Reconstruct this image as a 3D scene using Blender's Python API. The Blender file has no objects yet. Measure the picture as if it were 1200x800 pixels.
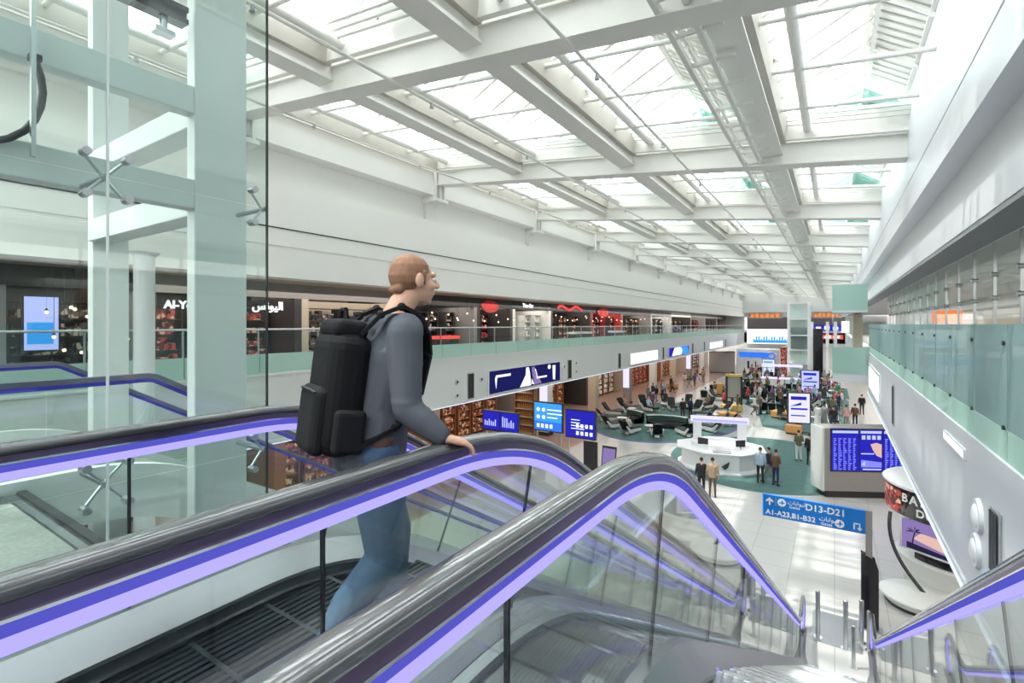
import bpy, bmesh, math, random
import numpy as np
from mathutils import Vector, Matrix

# ------------------------------------------------------------------ camera, sky, sun, exposure
S = bpy.context.scene
COL = S.collection
CAMZ = 7.8                      # the lens, 1.45 m above the upper floor
U = 6.35                        # upper floor level; the lower hall floor is z = 0
F = 577.0
YAW = math.atan(378 / F)
cd = bpy.data.cameras.new('camera')
cd.sensor_width = 36.0
cd.lens = 36.0 * F / 1200.0
cd.shift_y = -20.0 / 1200.0
cd.clip_start = 0.02
cd.clip_end = 500
cam = bpy.data.objects.new('camera', cd)
cam.location = (0, 0, CAMZ)
cam.rotation_euler = (math.pi / 2, 0, YAW)
COL.objects.link(cam)
S.camera = cam

W = bpy.data.worlds.new('sky')
W.use_nodes = True
W.node_tree.nodes['Background'].inputs[0].default_value = (0.93, 0.97, 1.0, 1)
W.node_tree.nodes['Background'].inputs[1].default_value = 4.2
S.world = W

def lamp(kind, name, loc, energy, color=(1, 1, 1), rot=(0, 0, 0), sx=1, sy=1):
    d = bpy.data.lights.new(name, kind)
    d.energy = energy
    d.color = color
    if kind == 'AREA':
        d.shape = 'RECTANGLE'
        d.size = sx
        d.size_y = sy
    o = bpy.data.objects.new(name, d)
    o.location = loc
    o.rotation_euler = rot
    COL.objects.link(o)
    return o

sun = lamp('SUN', 'sun', (0, 0, 40), 2.6, (1, 0.97, 0.9))
sun.data.angle = math.radians(1.5)
sun.rotation_euler = Vector((0.30, 0.16, -1)).to_track_quat('-Z', 'Y').to_euler()
# unseen area lamps standing in for the ceiling lighting of shops and arcades
lamp('AREA', 'arcade_fill', (-18.5, 50, 4.05), 1500, (1, 0.86, 0.72), (0, 0, 0), 6, 90)
lamp('AREA', 'gallery_fill', (-17.0, 50, 9.0), 1500, (1, 0.93, 0.85), (0, 0, 0), 4, 92)
lamp('AREA', 'corridor_fill', (4.6, 42, 9.1), 1500, (1, 0.96, 0.92), (0, 0, 0), 3, 100)
lamp('AREA', 'lower_arcade_fill', (5.5, 45, 4.1), 1100, (1, 0.95, 0.9), (0, 0, 0), 5, 90)
lamp('AREA', 'end_fill', (-6, 99, 8.6), 120, (1, 0.96, 0.92), (math.radians(-50), 0, 0), 14, 2)  # unseen fill lamp added for the far end of the hall

S.view_settings.view_transform = 'Standard'
S.view_settings.look = 'None'
S.view_settings.gamma = 1.0
S.view_settings.use_curve_mapping = False
S.view_settings.exposure = 0.78
S.cycles.transparent_max_bounces = 40
S.cycles.max_bounces = 10
S.cycles.diffuse_bounces = 5
S.cycles.glossy_bounces = 4
S.cycles.caustics_reflective = False
S.cycles.caustics_refractive = False
S.cycles.sample_clamp_indirect = 6.0

# ------------------------------------------------------------------ materials
M = {}

def _new(name):
    m = bpy.data.materials.new(name)
    m.use_nodes = True
    nt = m.node_tree
    nt.nodes.clear()
    out = nt.nodes.new('ShaderNodeOutputMaterial')
    M[name] = m
    return m, nt, out

def paint(name, c, rough=0.5, metal=0.0, noise=0.06, scale=3.0, spec=0.5, coat=0.0, aniso=None):
    """Principled surface with a slight procedural mottling of its colour."""
    m, nt, out = _new(name)
    p = nt.nodes.new('ShaderNodeBsdfPrincipled')
    p.inputs['Roughness'].default_value = rough
    p.inputs['Metallic'].default_value = metal
    p.inputs['Specular IOR Level'].default_value = spec
    p.inputs['Coat Weight'].default_value = coat
    tc = nt.nodes.new('ShaderNodeTexCoord')
    mp = nt.nodes.new('ShaderNodeMapping')
    mp.inputs['Scale'].default_value = aniso or (1, 1, 1)
    nz = nt.nodes.new('ShaderNodeTexNoise')
    nz.inputs['Scale'].default_value = scale
    nz.inputs['Detail'].default_value = 4
    rp = nt.nodes.new('ShaderNodeMapRange')
    rp.inputs['To Min'].default_value = 1 - noise
    rp.inputs['To Max'].default_value = 1 + noise
    mx = nt.nodes.new('ShaderNodeMix')
    mx.data_type = 'RGBA'
    mx.blend_type = 'MULTIPLY'
    mx.inputs['Factor'].default_value = 1
    mx.inputs['A'].default_value = (*c, 1)
    nt.links.new(tc.outputs['Object'], mp.inputs['Vector'])
    nt.links.new(mp.outputs['Vector'], nz.inputs['Vector'])
    nt.links.new(nz.outputs['Fac'], rp.inputs['Value'])
    nt.links.new(rp.outputs['Result'], mx.inputs['B'])
    nt.links.new(mx.outputs['Result'], p.inputs['Base Color'])
    nt.links.new(p.outputs[0], out.inputs[0])
    return m

def glow(name, c, s=1.0):
    m, nt, out = _new(name)
    e = nt.nodes.new('ShaderNodeEmission')
    e.inputs[0].default_value = (*c, 1)
    e.inputs[1].default_value = s * 0.8
    nt.links.new(e.outputs[0], out.inputs[0])
    return m

def glass(name, tint, refl0=0.05, refl1=0.75, frost=None, keep=0.3, power=3.5):
    """Thin architectural glass: tinted see-through, mirror share growing at grazing angles; optional frosting."""
    m, nt, out = _new(name)
    t = nt.nodes.new('ShaderNodeBsdfTransparent')
    t.inputs[0].default_value = (*tint, 1)
    base = t.outputs[0]
    if frost:
        d = nt.nodes.new('ShaderNodeBsdfDiffuse')
        d.inputs[0].default_value = (*frost, 1)
        tl = nt.nodes.new('ShaderNodeBsdfTranslucent')
        tl.inputs[0].default_value = (*frost, 1)
        a = nt.nodes.new('ShaderNodeMixShader')
        a.inputs[0].default_value = 0.4
        nt.links.new(d.outputs[0], a.inputs[1])
        nt.links.new(tl.outputs[0], a.inputs[2])
        b = nt.nodes.new('ShaderNodeMixShader')
        b.inputs[0].default_value = keep
        nt.links.new(a.outputs[0], b.inputs[1])
        nt.links.new(t.outputs[0], b.inputs[2])
        base = b.outputs[0]
    g = nt.nodes.new('ShaderNodeBsdfGlossy')
    g.inputs['Roughness'].default_value = 0.02
    lw = nt.nodes.new('ShaderNodeLayerWeight')
    lw.inputs['Blend'].default_value = 0.5
    pw = nt.nodes.new('ShaderNodeMath')
    pw.operation = 'POWER'
    pw.inputs[1].default_value = power
    mr = nt.nodes.new('ShaderNodeMapRange')
    mr.inputs['To Min'].default_value = refl0
    mr.inputs['To Max'].default_value = refl1
    mix = nt.nodes.new('ShaderNodeMixShader')
    nt.links.new(lw.outputs['Facing'], pw.inputs[0])
    nt.links.new(pw.outputs[0], mr.inputs['Value'])
    nt.links.new(mr.outputs[0], mix.inputs[0])
    nt.links.new(base, mix.inputs[1])
    nt.links.new(g.outputs[0], mix.inputs[2])
    nt.links.new(mix.outputs[0], out.inputs[0])
    return m

def floor_mat(name, c1, c2, tile, rough):
    m, nt, out = _new(name)
    p = nt.nodes.new('ShaderNodeBsdfPrincipled')
    p.inputs['Roughness'].default_value = rough
    p.inputs['Specular IOR Level'].default_value = 0.35
    tc = nt.nodes.new('ShaderNodeTexCoord')
    br = nt.nodes.new('ShaderNodeTexBrick')
    br.offset = 0
    br.inputs['Color1'].default_value = (*c1, 1)
    br.inputs['Color2'].default_value = (*c2, 1)
    br.inputs['Mortar'].default_value = (*[x * 0.72 for x in c1], 1)
    br.inputs['Scale'].default_value = 1.0
    br.inputs['Mortar Size'].default_value = 0.012
    br.inputs['Brick Width'].default_value = tile
    br.inputs['Row Height'].default_value = tile
    nz = nt.nodes.new('ShaderNodeTexNoise')
    nz.inputs['Scale'].default_value = 40
    nz.inputs['Detail'].default_value = 6
    mr = nt.nodes.new('ShaderNodeMapRange')
    mr.inputs['To Min'].default_value = 0.9
    mr.inputs['To Max'].default_value = 1.1
    mx = nt.nodes.new('ShaderNodeMix')
    mx.data_type = 'RGBA'
    mx.blend_type = 'MULTIPLY'
    mx.inputs['Factor'].default_value = 1
    nt.links.new(tc.outputs['Object'], br.inputs['Vector'])
    nt.links.new(tc.outputs['Object'], nz.inputs['Vector'])
    nt.links.new(nz.outputs['Fac'], mr.inputs['Value'])
    nt.links.new(br.outputs['Color'], mx.inputs['A'])
    nt.links.new(mr.outputs[0], mx.inputs['B'])
    nt.links.new(mx.outputs['Result'], p.inputs['Base Color'])
    nt.links.new(p.outputs[0], out.inputs[0])
    return m

def goods_mat(name, a, b, c, scale, glowing=0.0):
    """Cells of three colours: stock on shelves seen from afar, or the blocks of a screen picture."""
    m, nt, out = _new(name)
    p = nt.nodes.new('ShaderNodeBsdfPrincipled')
    p.inputs['Roughness'].default_value = 0.4
    tc = nt.nodes.new('ShaderNodeTexCoord')
    v = nt.nodes.new('ShaderNodeTexVoronoi')
    v.inputs['Scale'].default_value = scale
    cr = nt.nodes.new('ShaderNodeValToRGB')
    cr.color_ramp.interpolation = 'CONSTANT'
    cr.color_ramp.elements[0].color = (*a, 1)
    cr.color_ramp.elements[1].position = 0.45
    cr.color_ramp.elements[1].color = (*b, 1)
    e = cr.color_ramp.elements.new(0.68)
    e.color = (*c, 1)
    nt.links.new(tc.outputs['Object'], v.inputs['Vector'])
    nt.links.new(v.outputs['Color'], cr.inputs[0])
    nt.links.new(cr.outputs[0], p.inputs['Base Color'])
    if glowing:
        nt.links.new(cr.outputs[0], p.inputs['Emission Color'])
        p.inputs['Emission Strength'].default_value = glowing
    nt.links.new(p.outputs[0], out.inputs[0])
    return m

paint('white_paint', (0.87, 0.86, 0.825), 0.5, noise=0.02, scale=0.6)
paint('roof_white', (0.84, 0.83, 0.79), 0.45, noise=0.03, scale=0.8)
paint('cool_white', (0.74, 0.76, 0.79), 0.38, noise=0.02, scale=0.5)
paint('fascia_cool', (0.60, 0.62, 0.65), 0.4, noise=0.02, scale=0.5)
paint('fascia_grey', (0.63, 0.64, 0.625), 0.4, noise=0.02, scale=0.5)
paint('shade_grey', (0.30, 0.31, 0.33), 0.5)
paint('taupe', (0.30, 0.28, 0.27), 0.5)
paint('beige', (0.55, 0.46, 0.36), 0.5)
paint('dark_wall', (0.05, 0.045, 0.045), 0.35)
paint('charcoal', (0.03, 0.03, 0.033), 0.35)
paint('black_gloss', (0.012, 0.012, 0.016), 0.16, coat=0.4)
paint('rubber', (0.07, 0.07, 0.074), 0.22, coat=1.0, noise=0.02, spec=1.0)
paint('rail_profile_sheen', (0.15, 0.11, 0.19), 0.3, metal=0.8)  # violet reflection put into the colour of the profile
paint('chrome', (0.85, 0.86, 0.88), 0.12, metal=1.0, noise=0.01)
paint('steel', (0.55, 0.57, 0.58), 0.28, metal=1.0, noise=0.05, scale=6, aniso=(1, 0.05, 1))
paint('deck_metal', (0.40, 0.40, 0.42), 0.3, metal=0.9, noise=0.04, scale=8, aniso=(6, 0.2, 6))
paint('skirt_dark', (0.035, 0.036, 0.045), 0.22, metal=0.3)
paint('step_metal', (0.42, 0.43, 0.44), 0.35, metal=0.85)
paint('step_black', (0.012, 0.012, 0.02), 0.3, metal=0.5)
paint('curb_shade', (0.50, 0.47, 0.42), 0.6)  # shade beside the girders put into the paint
paint('step_dark', (0.05, 0.05, 0.055), 0.4, metal=0.6)
paint('frame_teal', (0.80, 0.83, 0.81), 0.35, noise=0.02)
paint('carpet_teal', (0.075, 0.155, 0.145), 0.9, noise=0.25, scale=2.5)
paint('carpet_purple', (0.12, 0.11, 0.26), 0.8)
paint('brown_floor', (0.30, 0.20, 0.165), 0.3, noise=0.15, scale=1.2)
paint('wood', (0.30, 0.13, 0.06), 0.4, noise=0.3, scale=2, aniso=(1, 1, 8))
paint('orange_pad', (0.62, 0.30, 0.09), 0.6)
paint('yellow_pad', (0.72, 0.50, 0.12), 0.6)
paint('black_leather', (0.012, 0.015, 0.016), 0.5, spec=0.25)
paint('green_leather', (0.02, 0.045, 0.04), 0.5, spec=0.25)
paint('pale_shell', (0.72, 0.73, 0.70), 0.35)
paint('solid_white', (0.86, 0.86, 0.87), 0.3, noise=0.01)
paint('sign_blue', (0.015, 0.20, 0.66), 0.3, noise=0.01)
paint('sign_white', (0.92, 0.92, 0.92), 0.4, noise=0.0)
paint('red_sign', (0.55, 0.04, 0.04), 0.4)
paint('mat_grey', (0.36, 0.36, 0.33), 0.8, noise=0.4, scale=40)
paint('skin', (0.62, 0.36, 0.25), 0.5, noise=0.06, scale=20)
paint('skin_dark', (0.30, 0.16, 0.10), 0.5)
paint('hair_ginger', (0.26, 0.13, 0.075), 0.7, noise=0.3, scale=60)
paint('hair_dark', (0.02, 0.016, 0.014), 0.6)
paint('shirt_slate', (0.085, 0.092, 0.11), 0.85, spec=0.2, noise=0.12, scale=10)
paint('denim', (0.05, 0.10, 0.17), 0.8, noise=0.25, scale=30)
paint('leather_brown', (0.09, 0.05, 0.03), 0.5)
paint('bag_black', (0.006, 0.006, 0.007), 0.75, spec=0.2, noise=0.2, scale=12)
paint('strap_black', (0.009, 0.009, 0.010), 0.75, spec=0.2)
floor_mat('terrazzo', (0.52, 0.51, 0.49), (0.505, 0.495, 0.475), 1.2, 0.24)
floor_mat('upper_floor', (0.10, 0.10, 0.105), (0.095, 0.095, 0.10), 0.6, 0.25)
glass('clear_glass', (0.955, 0.985, 0.975), 0.02, 0.28)
glass('lift_glass', (0.90, 0.955, 0.935), 0.05, 0.55)
glass('rail_glass', (0.93, 0.97, 0.955), 0.05, 0.75, power=2.6)
glass('frosted_teal', (0.5, 0.75, 0.7), 0.03, 0.16, frost=(0.36, 0.50, 0.50), keep=0.06)
glass('frosted_pale', (0.6, 0.8, 0.75), 0.03, 0.15, frost=(0.56, 0.75, 0.69), keep=0.08)
glass('sky_glass', (0.96, 0.98, 0.98), 0.03, 0.4)
glass('gable_glass', (0.74, 0.88, 0.86), 0.05, 0.5)
glow('led_violet', (0.38, 0.34, 0.98), 1.0)
glow('led_spill', (0.085, 0.085, 0.50), 0.85)  # weak glow for a surface that the LED lights up
paint('stair_rail', (0.22, 0.21, 0.27), 0.3, metal=0.7)
glow('stair_blue', (0.05, 0.05, 0.35), 0.6)
glow('lamp_warm', (1, 0.72, 0.42), 2.5)
glow('lamp_white', (1, 0.96, 0.9), 5)
glow('edge_light', (0.75, 0.85, 1.0), 0.9)
glow('screen_blue', (0.02, 0.02, 0.42), 0.9)
glow('screen_navy', (0.012, 0.014, 0.10), 0.8)
glow('screen_sky', (0.05, 0.33, 0.85), 0.9)
glow('screen_line', (0.22, 0.24, 0.85), 0.9)
glow('screen_white', (0.9, 0.93, 1.0), 1.0)
glow('screen_pale', (0.45, 0.5, 0.95), 0.95)
glow('screen_violet', (0.22, 0.16, 0.38), 0.9)
glow('screen_peach', (0.75, 0.48, 0.42), 0.8)
glow('screen_dark', (0.02, 0.018, 0.05), 0.8)
glow('lit_white', (0.95, 0.96, 0.97), 1.0)
glow('lit_red', (0.85, 0.08, 0.07), 1.0)
glow('lit_orange', (0.95, 0.22, 0.05), 1.0)
glow('lit_blue', (0.03, 0.16, 0.75), 1.0)
glow('lit_lilac', (0.72, 0.70, 0.98), 0.9)
glow('counter_glow', (0.42, 0.42, 0.95), 0.9)
goods_mat('goods_warm', (0.08, 0.03, 0.02), (0.45, 0.13, 0.06), (0.75, 0.55, 0.35), 7, 0.10)
goods_mat('goods_dark', (0.02, 0.02, 0.02), (0.10, 0.08, 0.07), (0.55, 0.45, 0.38), 6, 0.05)
goods_mat('goods_pale', (0.5, 0.5, 0.48), (0.8, 0.78, 0.72), (0.15, 0.14, 0.14), 5, 0.12)
goods_mat('goods_red', (0.10, 0.02, 0.02), (0.55, 0.06, 0.05), (0.85, 0.45, 0.35), 8, 0.12)
# ------------------------------------------------------------------ mesh helpers
class MB:
    """Collects shapes, links them as ONE mesh object."""
    def __init__(s):
        s.v, s.f, s.m, s.sm = [], [], [], []

    def add(s, verts, faces, mi=0, smooth=False):
        n = len(s.v)
        s.v += [tuple(p) for p in verts]
        for q in faces:
            s.f.append([n + i for i in q])
            s.m.append(mi)
            s.sm.append(smooth)
        return s

    def box(s, c, d, mi=0, R=None):
        x, y, z = d[0] / 2, d[1] / 2, d[2] / 2
        vs = [Vector((a * x, b * y, e * z)) for a in (-1, 1) for b in (-1, 1) for e in (-1, 1)]
        if R is not None:
            vs = [R @ p for p in vs]
        c = Vector(c)
        return s.add([c + p for p in vs],
                     [(0, 1, 3, 2), (4, 6, 7, 5), (0, 4, 5, 1), (2, 3, 7, 6), (0, 2, 6, 4), (1, 5, 7, 3)], mi)

    def bb(s, x0, x1, y0, y1, z0, z1, mi=0):
        return s.box(((x0 + x1) / 2, (y0 + y1) / 2, (z0 + z1) / 2), (abs(x1 - x0), abs(y1 - y0), abs(z1 - z0)), mi)

    def bar(s, p, q, w, h=None, mi=0):
        """Square bar from p to q."""
        p, q = Vector(p), Vector(q)
        d = q - p
        R = d.to_track_quat('Y', 'Z').to_matrix()
        return s.box((p + q) / 2, (w, d.length, h or w), mi, R)

    def cyl(s, p, q, r, r2=None, n=12, mi=0, cap=True):
        p, q = Vector(p), Vector(q)
        r2 = r if r2 is None else r2
        R = (q - p).to_track_quat('Z', 'Y').to_matrix()
        ring = [Vector((math.cos(2 * math.pi * i / n), math.sin(2 * math.pi * i / n), 0)) for i in range(n)]
        s.add([p + R @ (a * r) for a in ring] + [q + R @ (a * r2) for a in ring],
              [(i, (i + 1) % n, n + (i + 1) % n, n + i) for i in range(n)], mi, True)
        if cap:
            s.add([p + R @ (a * r) for a in ring], [tuple(reversed(range(n)))], mi)
            s.add([q + R @ (a * r2) for a in ring], [tuple(range(n))], mi)
        return s

    def ball(s, c, r, n=12, mi=0):
        r = (r, r, r) if not hasattr(r, '__len__') else r
        h = n // 2
        vs = [(c[0], c[1], c[2] + r[2])]
        for j in range(1, h):
            a = math.pi * j / h
            for i in range(n):
                b = 2 * math.pi * i / n
                vs.append((c[0] + r[0] * math.sin(a) * math.cos(b), c[1] + r[1] * math.sin(a) * math.sin(b), c[2] + r[2] * math.cos(a)))
        vs.append((c[0], c[1], c[2] - r[2]))
        fs = [(0, 1 + i, 1 + (i + 1) % n) for i in range(n)]
        for j in range(h - 2):
            for i in range(n):
                a, b = 1 + j * n, 1 + (j + 1) * n
                fs.append((a + i, b + i, b + (i + 1) % n, a + (i + 1) % n))
        L = len(vs) - 1
        a = 1 + (h - 2) * n
        fs += [(L, a + (i + 1) % n, a + i) for i in range(n)]
        return s.add(vs, fs, mi, True)

    def prism(s, poly, axis, a, b, mi=0):
        """Polygon extruded from a to b along axis: 'x' -> poly (y,z), 'y' -> poly (x,z), 'z' -> poly (x,y)."""
        mk = {'x': lambda p, t: (t, p[0], p[1]), 'y': lambda p, t: (p[0], t, p[1]), 'z': lambda p, t: (p[0], p[1], t)}[axis]
        n = len(poly)
        return s.add([mk(p, a) for p in poly] + [mk(p, b) for p in poly],
                     [(i, (i + 1) % n, n + (i + 1) % n, n + i) for i in range(n)] + [tuple(reversed(range(n))), tuple(range(n, 2 * n))], mi)

    def lathe(s, c, prof, n=32, mi=0, a0=0.0, a1=2 * math.pi):
        """(r,z) profile turned about a vertical axis through c."""
        full = abs(a1 - a0 - 2 * math.pi) < 1e-6
        k = n if full else n + 1
        vs = []
        for r, z in prof:
            for i in range(k):
                a = a0 + (a1 - a0) * i / n
                vs.append((c[0] + r * math.cos(a), c[1] + r * math.sin(a), c[2] + z))
        fs = []
        for j in range(len(prof) - 1):
            for i in range(k if full else n):
                i2 = (i + 1) % k
                fs.append((j * k + i, j * k + i2, (j + 1) * k + i2, (j + 1) * k + i))
        return s.add(vs, fs, mi, True)

    def sweep(s, path, prof, x0=0.0, mi=0, capmi=None, smooth=False, closed=True):
        """Profile (x, n) swept along a path in the YZ plane."""
        m = len(prof)
        vs = []
        for i, (y, z) in enumerate(path):
            a = path[max(i - 1, 0)]
            b = path[min(i + 1, len(path) - 1)]
            t = Vector((b[0] - a[0], b[1] - a[1]))
            t.normalize()
            for px, pn in prof:
                vs.append((x0 + px, y - t[1] * pn, z + t[0] * pn))
        fs = []
        for i in range(len(path) - 1):
            for j in range(m if closed else m - 1):
                j2 = (j + 1) % m
                fs.append((i * m + j, i * m + j2, (i + 1) * m + j2, (i + 1) * m + j))
        s.add(vs, fs, mi, smooth)
        if closed:
            k = len(path) - 1
            cm = mi if capmi is None else capmi
            s.add(vs[:m], [tuple(range(m))], cm)
            s.add(vs[k * m:], [tuple(reversed(range(m)))], cm)
        return s

    def tube(s, pts, r, n=8, mi=0):
        for a, b in zip(pts, pts[1:]):
            s.cyl(a, b, r, n=n, mi=mi, cap=True)
        return s

    def mesh(s, name, mats):
        me = bpy.data.meshes.new(name)
        me.from_pydata(s.v, [], s.f)
        for m in (mats if isinstance(mats, (list, tuple)) else [mats]):
            me.materials.append(M[m] if isinstance(m, str) else m)
        me.polygons.foreach_set('material_index', s.m)
        me.polygons.foreach_set('use_smooth', s.sm)
        bm = bmesh.new()
        bm.from_mesh(me)
        bmesh.ops.recalc_face_normals(bm, faces=bm.faces)
        bm.to_mesh(me)
        bm.free()
        me.update()
        return me

    def build(s, name, mats, parent=None, bevel=0.0, seg=2):
        o = bpy.data.objects.new(name, s.mesh(name, mats))
        COL.objects.link(o)
        if parent is not None:
            o.parent = parent
        if bevel:
            b = o.modifiers.new('bevel', 'BEVEL')
            b.width = bevel
            b.segments = seg
            b.limit_method = 'ANGLE'
        return o

def tag(o, label=None, cat=None, group=None, kind=None):
    if label: o['label'] = label
    if cat: o['category'] = cat
    if group: o['group'] = group
    if kind: o['kind'] = kind
    return o

def thing(name, label, cat, loc=(0, 0, 0), rz=0.0, group=None):
    o = bpy.data.objects.new(name, None)
    o.empty_display_size = 0.1
    COL.objects.link(o)
    o.location = loc
    o.rotation_euler = (0, 0, rz)
    return tag(o, label, cat, group)

def struct(o):
    o['kind'] = 'structure'
    return o

def copy_tree(o, parent=None):
    c = o.copy()
    COL.objects.link(c)
    if parent is not None:
        c.parent = parent
    for ch in list(o.children):
        copy_tree(ch, c)
    return c

def text(body, size, mat, parent, loc, R, name='lettering', ex=0.004, align='LEFT', bold=0.0):
    cu = bpy.data.curves.new(name, 'FONT')
    cu.body = body
    cu.size = size
    cu.extrude = ex
    cu.offset = bold
    cu.align_x = align
    cu.align_y = 'CENTER'
    cu.resolution_u = 3
    t = bpy.data.objects.new('tmp_text', cu)
    COL.objects.link(t)
    dg = bpy.context.evaluated_depsgraph_get()
    me = bpy.data.meshes.new_from_object(t.evaluated_get(dg))
    bpy.data.objects.remove(t)
    bpy.data.curves.remove(cu)
    me.materials.clear()
    me.materials.append(M[mat])
    o = bpy.data.objects.new(name, me)
    COL.objects.link(o)
    o.parent = parent
    o.matrix_local = Matrix.Translation(loc) @ R.to_4x4()
    return o

FACE_S = Matrix(((1, 0, 0), (0, 0, -1), (0, 1, 0)))        # upright lettering read while looking along +Y
FACE_E = Matrix(((0, 0, 1), (1, 0, 0), (0, 1, 0)))         # upright lettering on a wall that faces +X
FACE_W = Matrix(((0, 0, -1), (-1, 0, 0), (0, 1, 0)))       # upright lettering on a wall that faces -X
ARABIC_GATES = '\ufe95\ufe8e\ufe91\ufe8d\ufeee\ufe92\ufedf\ufe8d'
# ------------------------------------------------------------------ the hall: floors, walls, galleries
LX, RX = -14.0, 1.48            # edges of the left and right galleries
Y0, Y1 = -12.0, 100.0

def sbox(name, mat, *b, bevel=0.0):
    return struct(MB().bb(*b).build(name, mat, None, bevel))

sbox('floor', 'terrazzo', LX, 10.0, Y0, 106, -0.2, 0.0)
sbox('floor_arcade', 'brown_floor', -30, LX, Y0, 106, -0.2, 0.0)
sbox('floor_gallery_left', 'upper_floor', -30, LX - 0.01, Y0, Y1, 4.5, U - 0.02)
sbox('floor_gallery_right', 'upper_floor', RX + 0.53, 10, Y0, 98, 4.5, U - 0.02)
sbox('floor_landing', 'upper_floor', LX, RX, Y0, -2.6, 5.6, U)
sbox('floor_landing_side', 'upper_floor', LX, -2.95, -2.6, 1.2, 5.9, U)
sbox('wall_back', 'white_paint', -30, 10, Y0 - 0.3, Y0, 0, 18)

# left gallery edge: grey fascia with a lit lower edge, soffit under it
m = MB()
m.bb(LX - 0.5, LX, Y0, Y1, 4.35, U)
m.bb(LX - 0.5, LX + 0.06, Y0, Y1, 4.23, 4.35)
m.bb(LX - 0.5, LX + 0.03, Y0, Y1, U - 0.08, U - 0.03)
struct(m.build('wall_left', 'fascia_grey'))
struct(MB().bb(LX - 0.02, LX + 0.075, Y0, Y1, 4.24, 4.27).build('trim_1', 'edge_light'))
sbox('ceiling_arcade', 'shade_grey', -30, LX - 0.5, Y0, Y1, 4.25, 4.5)
# left bulkhead over the gallery
m = MB()
m.prism([(LX - 0.5, 9.22), (LX, 9.22), (LX, 10.08), (LX - 0.05, 10.1), (LX - 0.05, 10.16), (LX, 10.18), (LX, 12.1), (LX - 0.45, 12.15), (LX - 0.45, 15.2), (LX - 0.75, 15.2), (LX - 0.75, 9.22)], 'y', Y0, Y1)
m.bb(LX - 0.45, LX + 0.1, Y0, Y1, 13.15, 14.2)
m.bb(LX - 0.45, LX + 0.16, Y0, Y1, 14.08, 14.18)
struct(m.build('wall_left_upper', 'white_paint'))
struct(MB().bb(LX - 0.02, LX + 0.02, Y0, Y1, 10.69, 10.725).build('trim_2', 'charcoal'))
sbox('ceiling_gallery_left', 'beige', -30, LX - 0.75, Y0, Y1, 9.3, 9.5)
# right gallery edge
m = MB()
m.bb(RX, RX + 0.5, Y0, 31.8, 4.35, U)
m.bb(RX - 0.03, RX + 0.5, Y0, 31.8, 4.23, 4.35)
m.bb(RX, RX + 0.5, 39.2, 98, 4.23, U)
struct(m.build('wall_right', 'fascia_cool'))
struct(MB().bb(RX - 0.05, RX + 0.02, Y0, 31.8, 4.235, 4.29).build('trim_3', 'edge_light'))
sbox('ceiling_arcade_right', 'white_paint', RX + 0.5, 10, Y0, 98, 4.25, 4.5)
m = MB()
m.prism([(1.5, 14), (1.5, 11.24), (1.53, 11.22), (1.5, 11.2), (1.5, 10.51), (1.84, 10.51), (1.84, 9.85), (1.9, 9.82), (1.9, 9.76), (1.70, 9.74), (1.70, 9.28), (2.2, 9.28), (2.2, 14)], 'y', Y0, 98.2)
struct(m.build('wall_right_upper', 'cool_white'))
sbox('trim_4', 'shade_grey', 1.71, 2.25, Y0, 98, 9.2, 9.28)
sbox('ceiling_gallery_right', 'white_paint', 2.2, 10, Y0, 98, 9.3, 9.5)
sbox('wall_right_shops', 'fascia_grey', 7.0, 7.3, Y0, 98, U, 9.3)
sbox('trim_5', 'beige', 6.95, 7.0, Y0, 48, 7.75, 8.1)
sbox('trim_6', 'shade_grey', 6.9, 7.0, Y0, 48, 8.62, 8.72)
sbox('trim_7', 'charcoal', 6.93, 7.0, Y0, 48, U, 7.55)
sbox('wall_right_arcade', 'beige', 9.0, 9.3, Y0, 106, 0, 4.3)
sbox('wall_left_shops', 'dark_wall', -21.3, -21.0, Y0, Y1, U, 9.3)
sbox('wall_left_arcade', 'dark_wall', -24.3, -24.0, Y0, 106, 0, 4.3)
sbox('wall_end', 'white_paint', -24, 10, Y1 + 4, Y1 + 4.3, 0, 15)
m = MB()
m.bb(LX, 3, Y1, Y1 + 0.5, 4.35, U + 0.4)
m.bb(LX - 0.4, 3, Y1 - 1.8, Y1 + 0.5, 9.95, 16)
m.bb(LX, 3, Y1, Y1 + 0.5, 9.1, 9.95)
struct(m.build('wall_end_gallery', 'fascia_grey'))
sbox('wall_end_left', 'fascia_grey', -30, LX, Y1, Y1 + 0.3, 4.2, 14)
sbox('wall_end_right', 'fascia_grey', 1.48, 10, 98.2, 98.5, 0, 14)
sbox('floor_end_gallery', 'upper_floor', LX, 3, Y1, Y1 + 4, 4.5, U)
sbox('trim_8', 'dark_wall', LX, 3, Y1 + 3.6, Y1 + 3.9, U, 9.2)

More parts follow.
